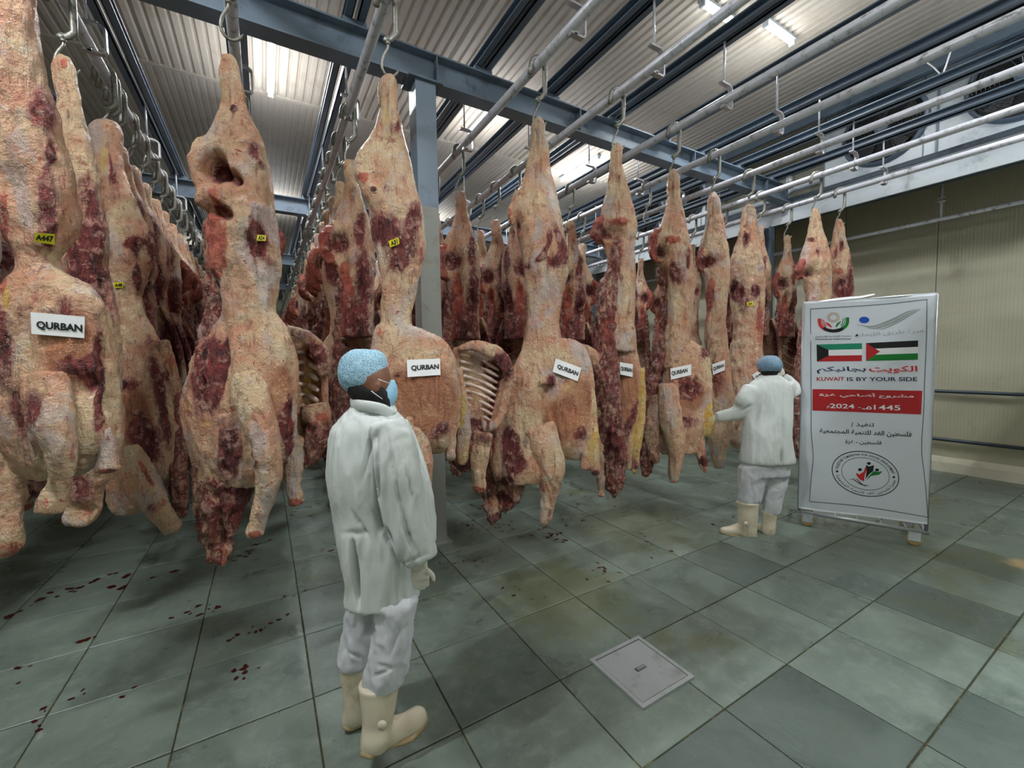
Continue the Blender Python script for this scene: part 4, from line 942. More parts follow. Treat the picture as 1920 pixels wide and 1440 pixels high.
# ---- A24
qA24 = carcass(RX[1], 3.18, 2.69, 'beef side with torn open pelvis and yellow tag A24, left of the nearer worker', {
 'hind_quarter': ([('H', [(103, 424, 436), (112, 417, 444), (140, 415, 450), (165, 417, 455), (190, 419, 458), (215, 413, 468), (240, 400, 478), (270, 388, 492), (300, 380, 499), (340, 382, 505), (380, 395, 508), (420, 395, 515), (460, 395, 521), (500, 398, 522), (530, 418, 518), (570, 420, 515), (620, 418, 516), (680, 410, 520)]),
   ('P', [(400, 262, 30, .9, -.02), (378, 285, 34, .9, -.06), (370, 315, 26, 1, -.08), (378, 345, 26, 1, -.07), (392, 362, 22, 1, -.04)], dict(c=(.1, 0, .3))),
   ('P', [(412, 360, 30, .8, -.06), (385, 368, 30, .8, -.08), (374, 385, 16, .8, -.08)], dict(c=(.1, 0, .2))),
   ('P', [(470, 380, 40, .9, -.08), (462, 430, 50, .9, -.08), (455, 480, 40, .8, -.05)])],
   [(400, 310, 18, 26, 3, .13), (398, 312, 17, 26, 0, 1.0, 10), (432, 330, 20, 12, 3, .09, 35), (432, 328, 22, 9, 0, .9, 35), (412, 395, 22, 13, 3, .08, 30), (410, 392, 22, 12, 0, 1, 30), (480, 450, 24, 40, 0, 1), (400, 460, 14, 120, 2, .9), (420, 470, 10, 80, 2, .6), (470, 300, 22, 20, 0, -.2), (438, 203, 9, 6, 0, 1), (475, 280, 12, 18, 0, .7), (490, 310, 18, 8, 0, .5, 50), (505, 500, 16, 24, 0, .35), (455, 560, 30, 60, 1, .25)],
   dict(amp=.010, posts=[label_on([(482, 440), (499, 441), (498, 452), (481, 451)], 'A24', M_YTAG, 'number_tag', (.15, .15, .85, .85))])),
 'spine_strip': ([('P', [(405, 420, 26, .9, .02), (402, 480, 26, .9, .02), (400, 560, 28, .9, .02), (398, 620, 34, .9, 0), (395, 700, 40, .9, 0)], dict(c=RAW))], [], dict(amp2=.02)),
 'rib_cage': ([('H', [(590, 420, 520), (620, 402, 538, .6), (650, 380, 548, .6), (690, 362, 553, .6), (740, 352, 553, .6), (790, 350, 550, .6), (840, 358, 545, .6), (880, 370, 520, .55), (910, 372, 490, .5)])],
   [(400, 680, 34, 60, 0, .9), (385, 740, 40, 60, 0, .55), (372, 690, 20, 70, 2, .6), (418, 670, 10, 60, 3, .04), (418, 680, 9, 60, 0, 1, 8), (522, 740, 24, 70, 4, .95, 12), (528, 790, 14, 30, 0, .6), (540, 800, 10, 70, 0, 1), (450, 690, 34, 100, 0, -.6), (500, 640, 30, 60, 0, -.6), (430, 850, 24, 60, 0, 1), (400, 800, 20, 60, 1, .3)], dict(amp=.014, posts=[label_on([(508, 665), (548, 680), (543, 712), (507, 697)], 'QURBAN', tq=(.10, .35, .98, .70))])),
 'foreleg': ([('P', [(462, 700, 50, .8, -.10), (474, 750, 62, .8, -.14), (490, 800, 56, .9, -.15), (500, 850, 48, .9, -.15), (503, 900, 42, .9, -.13), (495, 945, 34, .9, -.12), (483, 980, 30, .9, -.12), (478, 1000, 32, .9, -.12), (477, 1006, 24, .9, -.12)])], [(478, 1004, 20, 10, 2, .8), (475, 850, 3, 10, 0, .9), (480, 872, 4, 14, 0, .9), (495, 830, 30, 60, 0, -.4)], {}),
 'neck': ([('P', [(415, 860, 90, .7, 0), (418, 910, 84, .7, 0), (412, 960, 70, .7, 0), (410, 1000, 56, .7, 0), (408, 1035, 40, .7, 0), (404, 1052, 28, .7, 0)], dict(c=RAW)), ('P', [(418, 1030, 14, 1, -.03), (418, 1055, 9, 1, -.03), (419, 1070, 3, 1, -.03)], dict(c=RED))],
   [(445, 900, 30, 50, 0, .8), (400, 860, 20, 30, 1, .5), (400, 1025, 10, 26, 1, .8), (412, 1010, 10, 16, 3, .05), (385, 870, 10, 20, 0, -.6)], dict(amp=.02, amp2=.02)),
}, vox=.0115, hooklabel='the A24 beef side', seed=6)
# its second side, showing the inside of the chest
def second_side(q, label, outer, bowl, ribs, extras, seed, bow=.16, th=8, back=.30):
    """the opened half of the same animal: bowl of the chest seen from inside"""
    O = np.array(q.location); t = fdepth(O-np.array([0, 0, .42]))+back; mp = PxMap(t, O)
    o = organic('opened_chest', q, mp, [('H', bowl, dict(bowl=th, c=(.05, 0, 0)))]+outer[0], M_FLESH, spots=outer[1], vox=.0115, amp=.008, amp2=.008, smooth=3, seed=seed+1); OR[o.name] = O; o['label'] = label
    ribs3(q, t, O, ribs, r=.019, dv0=.02, bow=bow)
    for nm, tb, sp in extras:
        o = organic(nm, q, mp, tb, M_FLESH, spots=sp, vox=.012, amp=.014, amp2=.018, seed=seed+2); OR[o.name] = O
second_side(qA24, 'opened chest with red and yellow rib wall',
  ([('P', [(520, 618, 18, .8, 0), (555, 622, 20, .8, -.02), (585, 640, 26, .8, -.04), (603, 670, 30, .8, -.04), (608, 705, 22, .8, -.02)], dict(c=MIX)), ('P', [(545, 700, 30, .8, .04), (550, 780, 34, .8, .04), (545, 850, 36, .8, .02), (535, 900, 26, .8, 0)], dict(c=(.3, 0, .1)))],
   [(590, 665, 18, 16, 0, 1, 30), (580, 720, 20, 50, 1, .8), (545, 690, 16, 70, 0, .5), (550, 790, 14, 50, 1, .4)]),
  [(625, 528, 580, .8, .02), (660, 530, 604, .9, .02), (720, 532, 612, 1.0, .02), (780, 532, 612, 1, .02), (830, 530, 608, .9, .02)],
  [(560, 660+i*20, 596, 672+i*20) for i in range(6)],
  [('foreleg', [('P', [(560, 820, 36, .9, .0), (552, 870, 30, .9, -.04), (550, 905, 28, .9, -.04), (554, 935, 30, .9, -.04), (556, 946, 26, .9, -.04)])], [(558, 944, 20, 10, 2, .8)]),
   ('shoulder', [('P', [(590, 760, 50, .8, .0), (598, 810, 40, .8, 0), (585, 850, 30, .8, 0), (570, 870, 18, .8, 0)], dict(c=RAW))], [(600, 770, 20, 20, 0, -.7)])], 31, bow=.12)
# ---- A31
qA31 = carcass(RX[2], 2.85, 2.82, 'pale beef side with dark flank and yellow tag A31, in front of the column', {
 'hind_quarter': ([('H', [(137, 722, 734), (148, 715, 744), (170, 710, 745), (200, 713, 745), (225, 708, 750), (250, 700, 758), (276, 686, 762), (300, 670, 768), (325, 666, 773), (345, 674, 777), (372, 690, 785), (404, 696, 791), (436, 701, 794), (467, 705, 797), (499, 712, 789), (531, 716, 783), (563, 716, 777), (595, 715, 772), (630, 710, 776), (680, 700, 800)]),
   ('P', [(700, 290, 24, .8, -.04), (684, 315, 30, .9, -.06), (690, 345, 34, .9, -.08), (705, 370, 34, .9, -.08), (712, 395, 24, .9, -.06)], dict(c=(0, .25, .15)))],
   [(722, 430, 32, 34, 0, 1.0), (760, 470, 26, 30, 0, .62), (775, 410, 16, 40, 0, .8), (745, 500, 24, 22, 0, .55), (730, 355, 22, 10, 0, .45), (760, 340, 20, 60, 0, -.3), (745, 240, 7, 22, 0, .7, 10), (735, 290, 30, 30, 0, -.4), (680, 330, 12, 12, 2, .8), (790, 480, 10, 30, 2, .6), (700, 355, 6, 6, 0, 1), (725, 215, 6, 20, 1, .7), (745, 580, 34, 50, 0, -.5), (712, 600, 8, 60, 2, .6)],
   dict(amp=.009, posts=[label_on([(728, 452), (747, 445), (749, 457), (732, 464)], 'A31', M_YTAG, 'number_tag', (.15, .15, .85, .85))])),
 'rib_cage': ([('H', [(612, 705, 775, .5), (628, 700, 815, .5), (645, 698, 838, .55), (670, 694, 852, .6), (700, 690, 860, .62), (740, 690, 865, .62), (780, 700, 862, .6), (810, 715, 858, .55), (835, 735, 848, .45), (850, 770, 835, .35)])],
   [(825, 805, 26, 18, 0, .7, -40), (805, 750, 62, 75, 4, .95), (745, 720, 20, 30, 4, .5), (765, 700, 40, 40, 0, -.5), (735, 760, 24, 30, 2, .4), (745, 705, 8, 6, 0, .8), (815, 640, 26, 14, 0, -.5)], dict(amp=.007, amp2=.004, stretch=2.5, posts=[label_on([(763, 675), (825, 672), (826, 703), (764, 707)], 'QURBAN', tq=(.12, .33, .96, .68))])),
 'foreleg': ([('P', [(765, 780, 60, .7, -.06), (782, 830, 46, .8, -.08), (790, 870, 44, .9, -.08), (795, 905, 30, .9, -.07), (797, 950, 22, .9, -.06), (799, 1000, 18, .9, -.06), (800, 1015, 14, .9, -.06)])], [(790, 870, 20, 20, 2, .4), (795, 930, 14, 60, 1, .5)], {}),
 'brisket_strip': ([('P', [(848, 720, 12, .8, -.02), (850, 780, 16, .8, -.02), (848, 830, 16, .8, -.02), (845, 855, 18, .8, -.02), (843, 862, 10, .8, -.02)], dict(c=(.1, .1, .35)))], [], {}),
 'neck': ([('P', [(710, 760, 60, .8, .06), (705, 850, 66, .8, .06), (700, 940, 60, .8, .06), (695, 1000, 40, .8, .05)], dict(c=MIX))], [], {}),
}, hooklabel='the A31 beef side', seed=8)
second_side(qA31, 'opened chest showing a row of pale ribs',
  ([('P', [(862, 655, 12, .8, 0), (885, 648, 18, .8, -.02), (915, 655, 28, .8, -.05), (940, 672, 26, .8, -.06), (954, 700, 20, .8, -.05), (950, 740, 15, .8, -.03), (934, 790, 16, .8, -.03), (905, 800, 28, .8, -.03)], dict(c=(.25, 0, .05))), ('P', [(862, 690, 12, .8, -.04), (866, 750, 20, .9, -.06), (870, 810, 26, .9, -.06), (868, 850, 26, .9, -.06), (866, 872, 14, .9, -.06)], dict(c=(0, .45, 0)))],
   [(938, 690, 22, 28, 0, 1, 10), (912, 690, 6, 26, 0, .9, -25), (924, 750, 5, 60, 0, 1, 12), (905, 670, 14, 8, 0, -.6), (866, 765, 10, 30, 1, .9)]),
  [(652, 850, 936, .5, .0), (690, 846, 952, .55, .0), (730, 848, 950, .6, .0), (770, 856, 940, .6, .0), (810, 866, 924, .5, .0)],
  [(862+i*1.0, 664+i*13.5, 936-i*1.8, 694+i*12) for i in range(10)],
  [('foreleg', [('P', [(905, 810, 40, .8, -.04), (900, 850, 34, .8, -.05), (897, 885, 28, .9, -.05), (899, 908, 24, .9, -.05), (898, 920, 22, .9, -.05)])], [(897, 918, 16, 8, 2, .9), (905, 820, 20, 30, 0, .5)]),
   ('neck', [('P', [(905, 795, 40, .8, .02), (880, 830, 56, .8, .0), (868, 855, 44, .8, 0), (880, 880, 24, .8, 0)], dict(c=MEAT))], [(870, 850, 20, 8, 0, -.6)])],
  35, bow=.075)
# ---- C, centre
qC = carcass(RX[3], 2.71, 3.28, 'creamy central beef side with tilted QURBAN label, right of the column', {
 'hind_quarter': ([('H', [(218, 1004, 1014), (230, 998, 1020), (255, 995, 1023), (285, 993, 1030), (305, 988, 1031), (330, 982, 1036), (350, 975, 1040), (370, 960, 1045), (400, 956, 1050), (430, 966, 1056), (460, 976, 1062), (485, 979, 1066), (510, 982, 1066), (540, 987, 1058), (580, 990, 1050), (620, 986, 1050), (670, 975, 1060), (720, 960, 1060)]),
   ('P', [(962, 385, 12, .9, -.04), (958, 400, 12, .9, -.05), (966, 420, 12, .9, -.05), (975, 440, 12, .9, -.04)], dict(c=(0, .1, .4))), ('P', [(992, 400, 20, .9, -.07), (996, 425, 26, .9, -.08), (990, 450, 18, .9, -.07), (984, 480, 8, .9, -.05)], dict(c=(0, .3, .1)))],
   [(972, 420, 7, 22, 3, .05), (973, 422, 6, 22, 0, .7), (1012, 355, 8, 12, 2, .3), (1030, 445, 6, 14, 0, .9), (1022, 470, 5, 20, 0, .8, 30), (1012, 485, 12, 6, 0, .8, -35), (1052, 460, 8, 40, 0, 1, -18), (1040, 490, 18, 16, 0, .8), (1005, 525, 12, 20, 0, .6, -20), (990, 500, 10, 8, 0, .6), (1020, 570, 40, 50, 0, -.6), (1015, 300, 8, 30, 1, .4), (1005, 300, 5, 40, 0, .3)], dict(amp=.008, amp2=.006)),
 'trunk': ([('H', [(600, 990, 1045, .6, -.03), (650, 980, 1048, .6, -.03), (690, 962, 1040, .6, -.04), (730, 943, 1022, .6, -.05), (770, 930, 1015, .6, -.06), (810, 925, 1018, .6, -.07), (850, 920, 1028, .6, -.08), (880, 922, 1045, .5, -.08), (905, 930, 1040, .4, -.08)])],
   [(960, 840, 20, 50, 0, 1.1, -12), (968, 870, 24, 14, 0, .7), (935, 760, 8, 60, 0, .5, 12), (1000, 780, 24, 80, 0, -.6), (945, 905, 20, 20, 0, .8), (980, 715, 3, 20, 0, .6), (999, 780, 5, 18, 2, .5), (925, 830, 8, 60, 2, .6), (985, 650, 24, 40, 0, -.5)], dict(amp=.009, amp2=.007)),
 'rib_cage': ([('H', [(636, 1030, 1068, .5), (648, 1020, 1092, .55), (670, 1012, 1106, .6), (700, 1010, 1113, .6), (740, 1010, 1116, .6), (780, 1012, 1118, .6), (815, 1018, 1118, .55), (840, 1030, 1112, .45), (860, 1060, 1100, .35)])],
   [(1062, 785, 44, 42, 4, 1.2, -35), (1090, 740, 22, 30, 4, 1.1), (1092, 812, 22, 18, 0, .7, -30), (1033, 712, 9, 12, 0, 1.1), (1050, 690, 30, 24, 0, -.5), (1104, 760, 6, 90, 0, -.7)], dict(amp=.006, amp2=.004, stretch=2, posts=[label_on([(1042, 672), (1090, 690), (1083, 715), (1036, 697)], 'QURBAN', tq=(.13, .33, .95, .70))])),
 'brisket_strip': ([('P', [(1108, 720, 12, .9, -.04), (1112, 790, 18, .9, -.04), (1112, 840, 22, .9, -.04), (1114, 870, 18, .9, -.04), (1118, 890, 8, .9, -.04)], dict(c=(0, .45, 0))), ('P', [(1095, 800, 16, .9, -.03), (1097, 850, 18, .9, -.03), (1098, 880, 20, .9, -.03)])], [(1110, 825, 14, 34, 1, .3), (1115, 888, 10, 10, 0, 1)], {}),
 'foreleg': ([('P', [(1010, 800, 60, .7, -.13), (1028, 850, 56, .8, -.15), (1036, 885, 48, .9, -.15), (1032, 915, 36, .9, -.13), (1026, 945, 26, .9, -.12), (1023, 970, 22, .9, -.12), (1020, 984, 10, .9, -.12)])], [(1020, 925, 24, 26, 2, .5), (1030, 965, 5, 20, 0, .5), (1025, 850, 30, 40, 0, -.6)], {}),
 'neck': ([('P', [(935, 830, 34, .8, .0), (930, 880, 34, .8, 0), (926, 925, 34, .8, 0), (926, 955, 24, .8, 0), (924, 978, 6, .8, 0)], dict(c=RAW)), ('P', [(955, 880, 44, .8, -.04), (958, 915, 40, .8, -.04), (948, 945, 24, .8, -.03), (942, 958, 10, .8, -.03)], dict(c=MIX))],
   [(945, 935, 10, 10, 3, .04), (945, 935, 12, 12, 0, 1), (930, 945, 12, 12, 0, -.7), (955, 898, 16, 8, 0, -.6)], dict(amp=.018, amp2=.026)),
}, vox=.0115, hooklabel='the central beef side', seed=10)
second_side(qC, 'opened chest with a pink edge',
  ([('P', [(1060, 652, 14, .8, 0), (1090, 652, 16, .8, -.02), (1112, 664, 20, .8, -.03), (1123, 690, 20, .8, -.03), (1126, 740, 16, .8, -.02), (1124, 800, 14, .8, -.02)], dict(c=(0, 0, .1)))], [(1120, 720, 8, 40, 0, .8)]),
  [(655, 1050, 1115, .7, .02), (700, 1050, 1128, .9, .02), (760, 1052, 1128, 1, .02), (820, 1060, 1124, .8, .02)],
  [(1075, 680+i*18, 1118, 690+i*18) for i in range(6)],
  [('foreleg', [('P', [(1105, 800, 30, .9, 0), (1122, 850, 26, .9, 0), (1126, 885, 16, .9, 0), (1126, 915, 13, .9, 0), (1127, 930, 14, .9, 0)])], [(1127, 930, 12, 6, 2, .6)])],
  41, bow=.1)
# ---- D1
carcass(RX[4], 2.74, 3.70, 'beef side with raw red back strip, next right of the central one', {
 'hind_quarter': ([('H', [(268, 1152, 1161), (280, 1146, 1167), (305, 1144, 1166), (330, 1142, 1172), (355, 1138, 1178), (385, 1131, 1186), (405, 1126, 1190), (425, 1122, 1193), (445, 1122, 1192), (465, 1134, 1190), (500, 1140, 1190), (540, 1132, 1191), (600, 1128, 1190), (660, 1122, 1192)]),
   ('P', [(1132, 412, 18, .9, -.03), (1120, 425, 20, .9, -.05), (1117, 440, 18, .9, -.05), (1126, 454, 12, .9, -.04)], dict(c=RED)), ('P', [(1180, 410, 18, .9, -.04), (1188, 428, 16, .9, -.05), (1180, 450, 14, .9, -.04)], dict(c=(0, .5, .1)))],
   [(1152, 436, 20, 14, 3, .09), (1152, 438, 19, 13, 0, .55), (1128, 435, 10, 14, 0, .9), (1155, 333, 6, 9, 0, .5), (1150, 510, 14, 90, 2, .8, 12), (1170, 530, 12, 20, 0, .5), (1175, 600, 20, 60, 0, -.6), (1165, 375, 30, 30, 0, -.4), (1160, 415, 30, 7, 2, .7)], dict(amp=.008)),
 'back_strip': ([('P', [(1160, 450, 14, .9, -.06), (1150, 500, 18, .9, -.06), (1138, 550, 30, .9, -.05), (1136, 620, 34, .9, -.06), (1138, 700, 38, .9, -.08), (1142, 780, 40, .9, -.08), (1150, 850, 44, .8, -.06), (1150, 900, 34, .8, -.06), (1153, 930, 10, .8, -.06)], dict(c=RAW))], [(1140, 620, 12, 40, 2, .4), (1145, 760, 10, 80, 1, .2), (1150, 830, 12, 30, 0, .9)], dict(amp=.012, amp2=.02)),
 'rib_cage': ([('H', [(640, 1150, 1188, .5), (665, 1150, 1196, .6), (700, 1150, 1202, .6), (750, 1150, 1205, .6), (800, 1152, 1204, .6), (850, 1152, 1198, .5), (880, 1158, 1192, .5)])], [(1175, 730, 26, 70, 4, 1), (1182, 790, 10, 50, 0, .8, 20), (1195, 820, 12, 50, 1, .9)], dict(amp=.007, posts=[label_on([(1162, 679), (1187, 683), (1186, 707), (1163, 702)], 'QURBAN', tq=(.06, .32, .96, .70))])),
 'brisket_strip': ([('P', [(1203, 690, 12, .9, -.02), (1202, 760, 16, .9, -.03), (1194, 830, 18, .9, -.03), (1190, 875, 12, .9, -.03), (1188, 890, 5, .9, -.03)], dict(c=(0, .7, .1)))], [(1190, 870, 14, 16, 0, .6)], {}),
}, hooklabel='the beef side right of the central one', seed=12)
# ---- D2
carcass(RX[5], 2.85, 4.24, 'beef side with crimson torn pelvis and yellow brisket, touched by the far worker', {
 'hind_quarter': ([('H', [(318, 1258, 1267), (330, 1253, 1272), (355, 1251, 1275), (385, 1250, 1278), (410, 1243, 1283), (432, 1232, 1287), (450, 1225, 1291), (470, 1224, 1295), (495, 1234, 1298), (520, 1247, 1304), (560, 1249, 1300), (600, 1248, 1294), (640, 1244, 1294), (690, 1240, 1300)]),
   ('P', [(1235, 432, 16, .9, -.04), (1224, 450, 18, .9, -.05), (1226, 475, 14, .9, -.05), (1234, 492, 10, .9, -.04)], dict(c=RED)), ('P', [(1255, 448, 20, .9, -.07), (1268, 465, 16, .9, -.08), (1262, 480, 12, .9, -.07)], dict(c=(.6, 0, .6)))],
   [(1242, 472, 13, 12, 3, .09), (1242, 470, 12, 12, 0, .8), (1260, 450, 18, 9, 2, .9), (1270, 520, 14, 22, 0, .7), (1290, 485, 5, 22, 0, 1), (1262, 505, 8, 16, 0, .8), (1275, 590, 26, 50, 0, -.6), (1266, 385, 6, 8, 2, .4)], dict(amp=.008)),
 'back_strip': ([('P', [(1240, 500, 12, .9, .02), (1244, 560, 12, .9, .02), (1246, 620, 14, .9, .02), (1235, 680, 16, .9, .0), (1222, 730, 18, .9, 0), (1214, 790, 24, .8, 0), (1214, 850, 22, .8, 0), (1212, 890, 10, .8, 0)], dict(c=RAW))], [], dict(amp2=.02)),
 'rib_cage': ([('H', [(640, 1262, 1300, .5), (655, 1255, 1320, .55), (680, 1248, 1330, .6), (720, 1240, 1333, .6), (770, 1232, 1332, .6), (810, 1230, 1322, .55), (850, 1240, 1308, .45)])], [(1290, 730, 34, 30, 0, .8, -20), (1290, 740, 40, 40, 4, .9), (1320, 660, 12, 16, 0, .8), (1300, 775, 26, 12, 0, -.5), (1280, 790, 26, 14, 0, .8), (1240, 760, 12, 60, 0, -.5), (1290, 660, 26, 12, 0, -.4)], dict(amp=.008, posts=[label_on([(1257, 691), (1296, 683), (1296, 703), (1258, 712)], 'QURBAN', tq=(.04, .28, .82, .72))])),
 'brisket_strip': ([('P', [(1322, 690, 10, .9, -.03), (1322, 740, 18, .9, -.04), (1324, 780, 24, .9, -.05), (1326, 808, 22, .9, -.05), (1328, 818, 10, .9, -.05)], dict(c=(0, 1.0, 0))), ('P', [(1308, 770, 20, .9, -.03), (1310, 830, 18, .9, -.03), (1318, 870, 12, .9, -.03), (1322, 888, 4, .9, -.03)], dict(c=(.2, .1, .4)))], [(1318, 865, 8, 10, 0, .9)], {}),
 'foreleg': ([('P', [(1252, 720, 36, .8, -.08), (1256, 780, 40, .8, -.1), (1266, 825, 36, .8, -.1), (1268, 860, 26, .9, -.1), (1264, 890, 20, .9, -.09), (1263, 906, 12, .9, -.09)])], [(1228, 800, 10, 30, 0, .6), (1262, 905, 8, 6, 2, .6)], {}),
 'shoulder': ([('P', [(1232, 740, 24, .8, -.04), (1222, 800, 28, .8, -.05), (1225, 850, 20, .8, -.05), (1232, 865, 12, .8, -.05)], dict(c=MIX))], [], {}),
}, hooklabel='the beef side the far worker touches', seed=14)
# ---- E6
carcass(RX[6], 2.95, 4.76, 'beef side with hollow red pelvis and raised QURBAN label, left of the far worker', {
 'hind_quarter': ([('H', [(361, 1334, 1342), (372, 1328, 1349), (395, 1327, 1351), (420, 1324, 1357), (445, 1316, 1362), (470, 1311, 1365), (500, 1312, 1366), (530, 1322, 1366), (570, 1326, 1362), (620, 1322, 1361), (680, 1325, 1368), (740, 1324, 1373), (800, 1326, 1370), (850, 1332, 1362), (878, 1340, 1356)]),
   ('P', [(1320, 470, 14, .9, -.03), (1312, 490, 14, .9, -.04), (1316, 508, 10, .9, -.03)], dict(c=RED))],
   [(1330, 492, 12, 12, 3, .08), (1330, 490, 12, 12, 0, .75), (1320, 490, 7, 12, 0, .9), (1330, 560, 10, 50, 2, .9, 8), (1352, 590, 12, 50, 0, -.6), (1345, 710, 16, 34, 0, .6), (1345, 710, 18, 40, 4, .8), (1330, 730, 8, 90, 2, .5), (1352, 480, 14, 20, 0, .35)], dict(amp=.010, posts=[label_on([(1335, 683), (1359, 675), (1359, 694), (1337, 703)], 'QURBAN', tq=(.06, .30, .94, .70))])),
}, hooklabel='the beef side left of the far worker', seed=16)
# ---- E7
carcass(RX[7], 3.07, 5.29, 'bulky pink beef side behind the far worker, with a dark flank hole', {
 'hind_quarter': ([('H', [(384, 1398, 1408), (395, 1391, 1415), (420, 1390, 1417), (450, 1383, 1420), (475, 1374, 1426), (500, 1369, 1430), (530, 1368, 1432), (560, 1371, 1432), (600, 1376, 1430), (640, 1373, 1426), (680, 1366, 1430), (740, 1362, 1432), (790, 1362, 1428), (825, 1368, 1418), (842, 1380, 1405)])],
   [(1398, 448, 7, 16, 0, 1), (1380, 545, 12, 20, 0, 1), (1380, 545, 9, 16, 3, .07), (1418, 545, 10, 14, 0, .9), (1395, 560, 16, 26, 0, .5), (1400, 500, 26, 14, 1, .4), (1425, 600, 7, 60, 2, .7), (1395, 700, 30, 70, 2, .25), (1412, 420, 7, 20, 2, .3)], dict(amp=.014, amp2=.014, posts=[label_on([(1410, 703), (1433, 689), (1442, 705), (1419, 717)], 'QURBAN', tq=(.12, .30, .95, .70)), label_on([(1400, 567), (1412, 565), (1413, 572), (1401, 574)], 'A4', M_YTAG, 'number_tag', (.2, .2, .8, .8))])),
}, hooklabel='the beef side behind the far worker', seed=18)
carcass(RX[8], 2.69, 5.37, 'beef side with a creased pale haunch, hanging just left of the banner top', {
 'hind_quarter': ([('H', [(390, 1524, 1533), (402, 1520, 1537), (425, 1517, 1540), (450, 1512, 1547), (475, 1503, 1553), (500, 1500, 1556), (525, 1506, 1556), (560, 1512, 1554), (600, 1512, 1545), (680, 1512, 1550), (780, 1508, 1560), (850, 1512, 1555), (890, 1520, 1545)]),
   ('P', [(1505, 492, 14, .9, -.03), (1498, 508, 14, .9, -.03), (1502, 522, 10, .9, -.03)], dict(c=RED)), ('P', [(1535, 520, 10, .9, -.05), (1524, 560, 12, .9, -.05), (1508, 610, 14, .9, -.05), (1500, 680, 14, .9, -.03), (1498, 760, 18, .9, 0), (1500, 840, 20, .9, 0), (1502, 860, 8, .9, 0)], dict(c=RAW))],
   [(1518, 512, 12, 9, 3, .07), (1518, 512, 14, 8, 0, .6), (1521, 450, 8, 6, 0, .9), (1533, 472, 5, 8, 0, .6), (1535, 560, 20, 30, 0, -.5)], {}),
}, hooklabel='the beef side left of the banner top', seed=20)
carcass(RX[9], 2.78, 5.88, 'narrow beef side with a black-brown flank, the last on the right, half behind the banner', {
 'hind_quarter': ([('H', [(410, 1569, 1577), (425, 1564, 1582), (445, 1562, 1584), (470, 1557, 1590), (495, 1555, 1594), (520, 1557, 1597), (550, 1560, 1599), (600, 1560, 1598), (680, 1560, 1595), (780, 1556, 1600), (860, 1562, 1592)])],
   [(1580, 540, 16, 22, 0, 1.1), (1594, 530, 6, 50, 0, .8), (1572, 508, 9, 7, 2, 1), (1578, 460, 4, 12, 0, .9), (1568, 470, 4, 12, 0, .6), (1566, 480, 8, 12, 0, .3)], {}),
}, hooklabel='the last beef side on the right', seed=22)
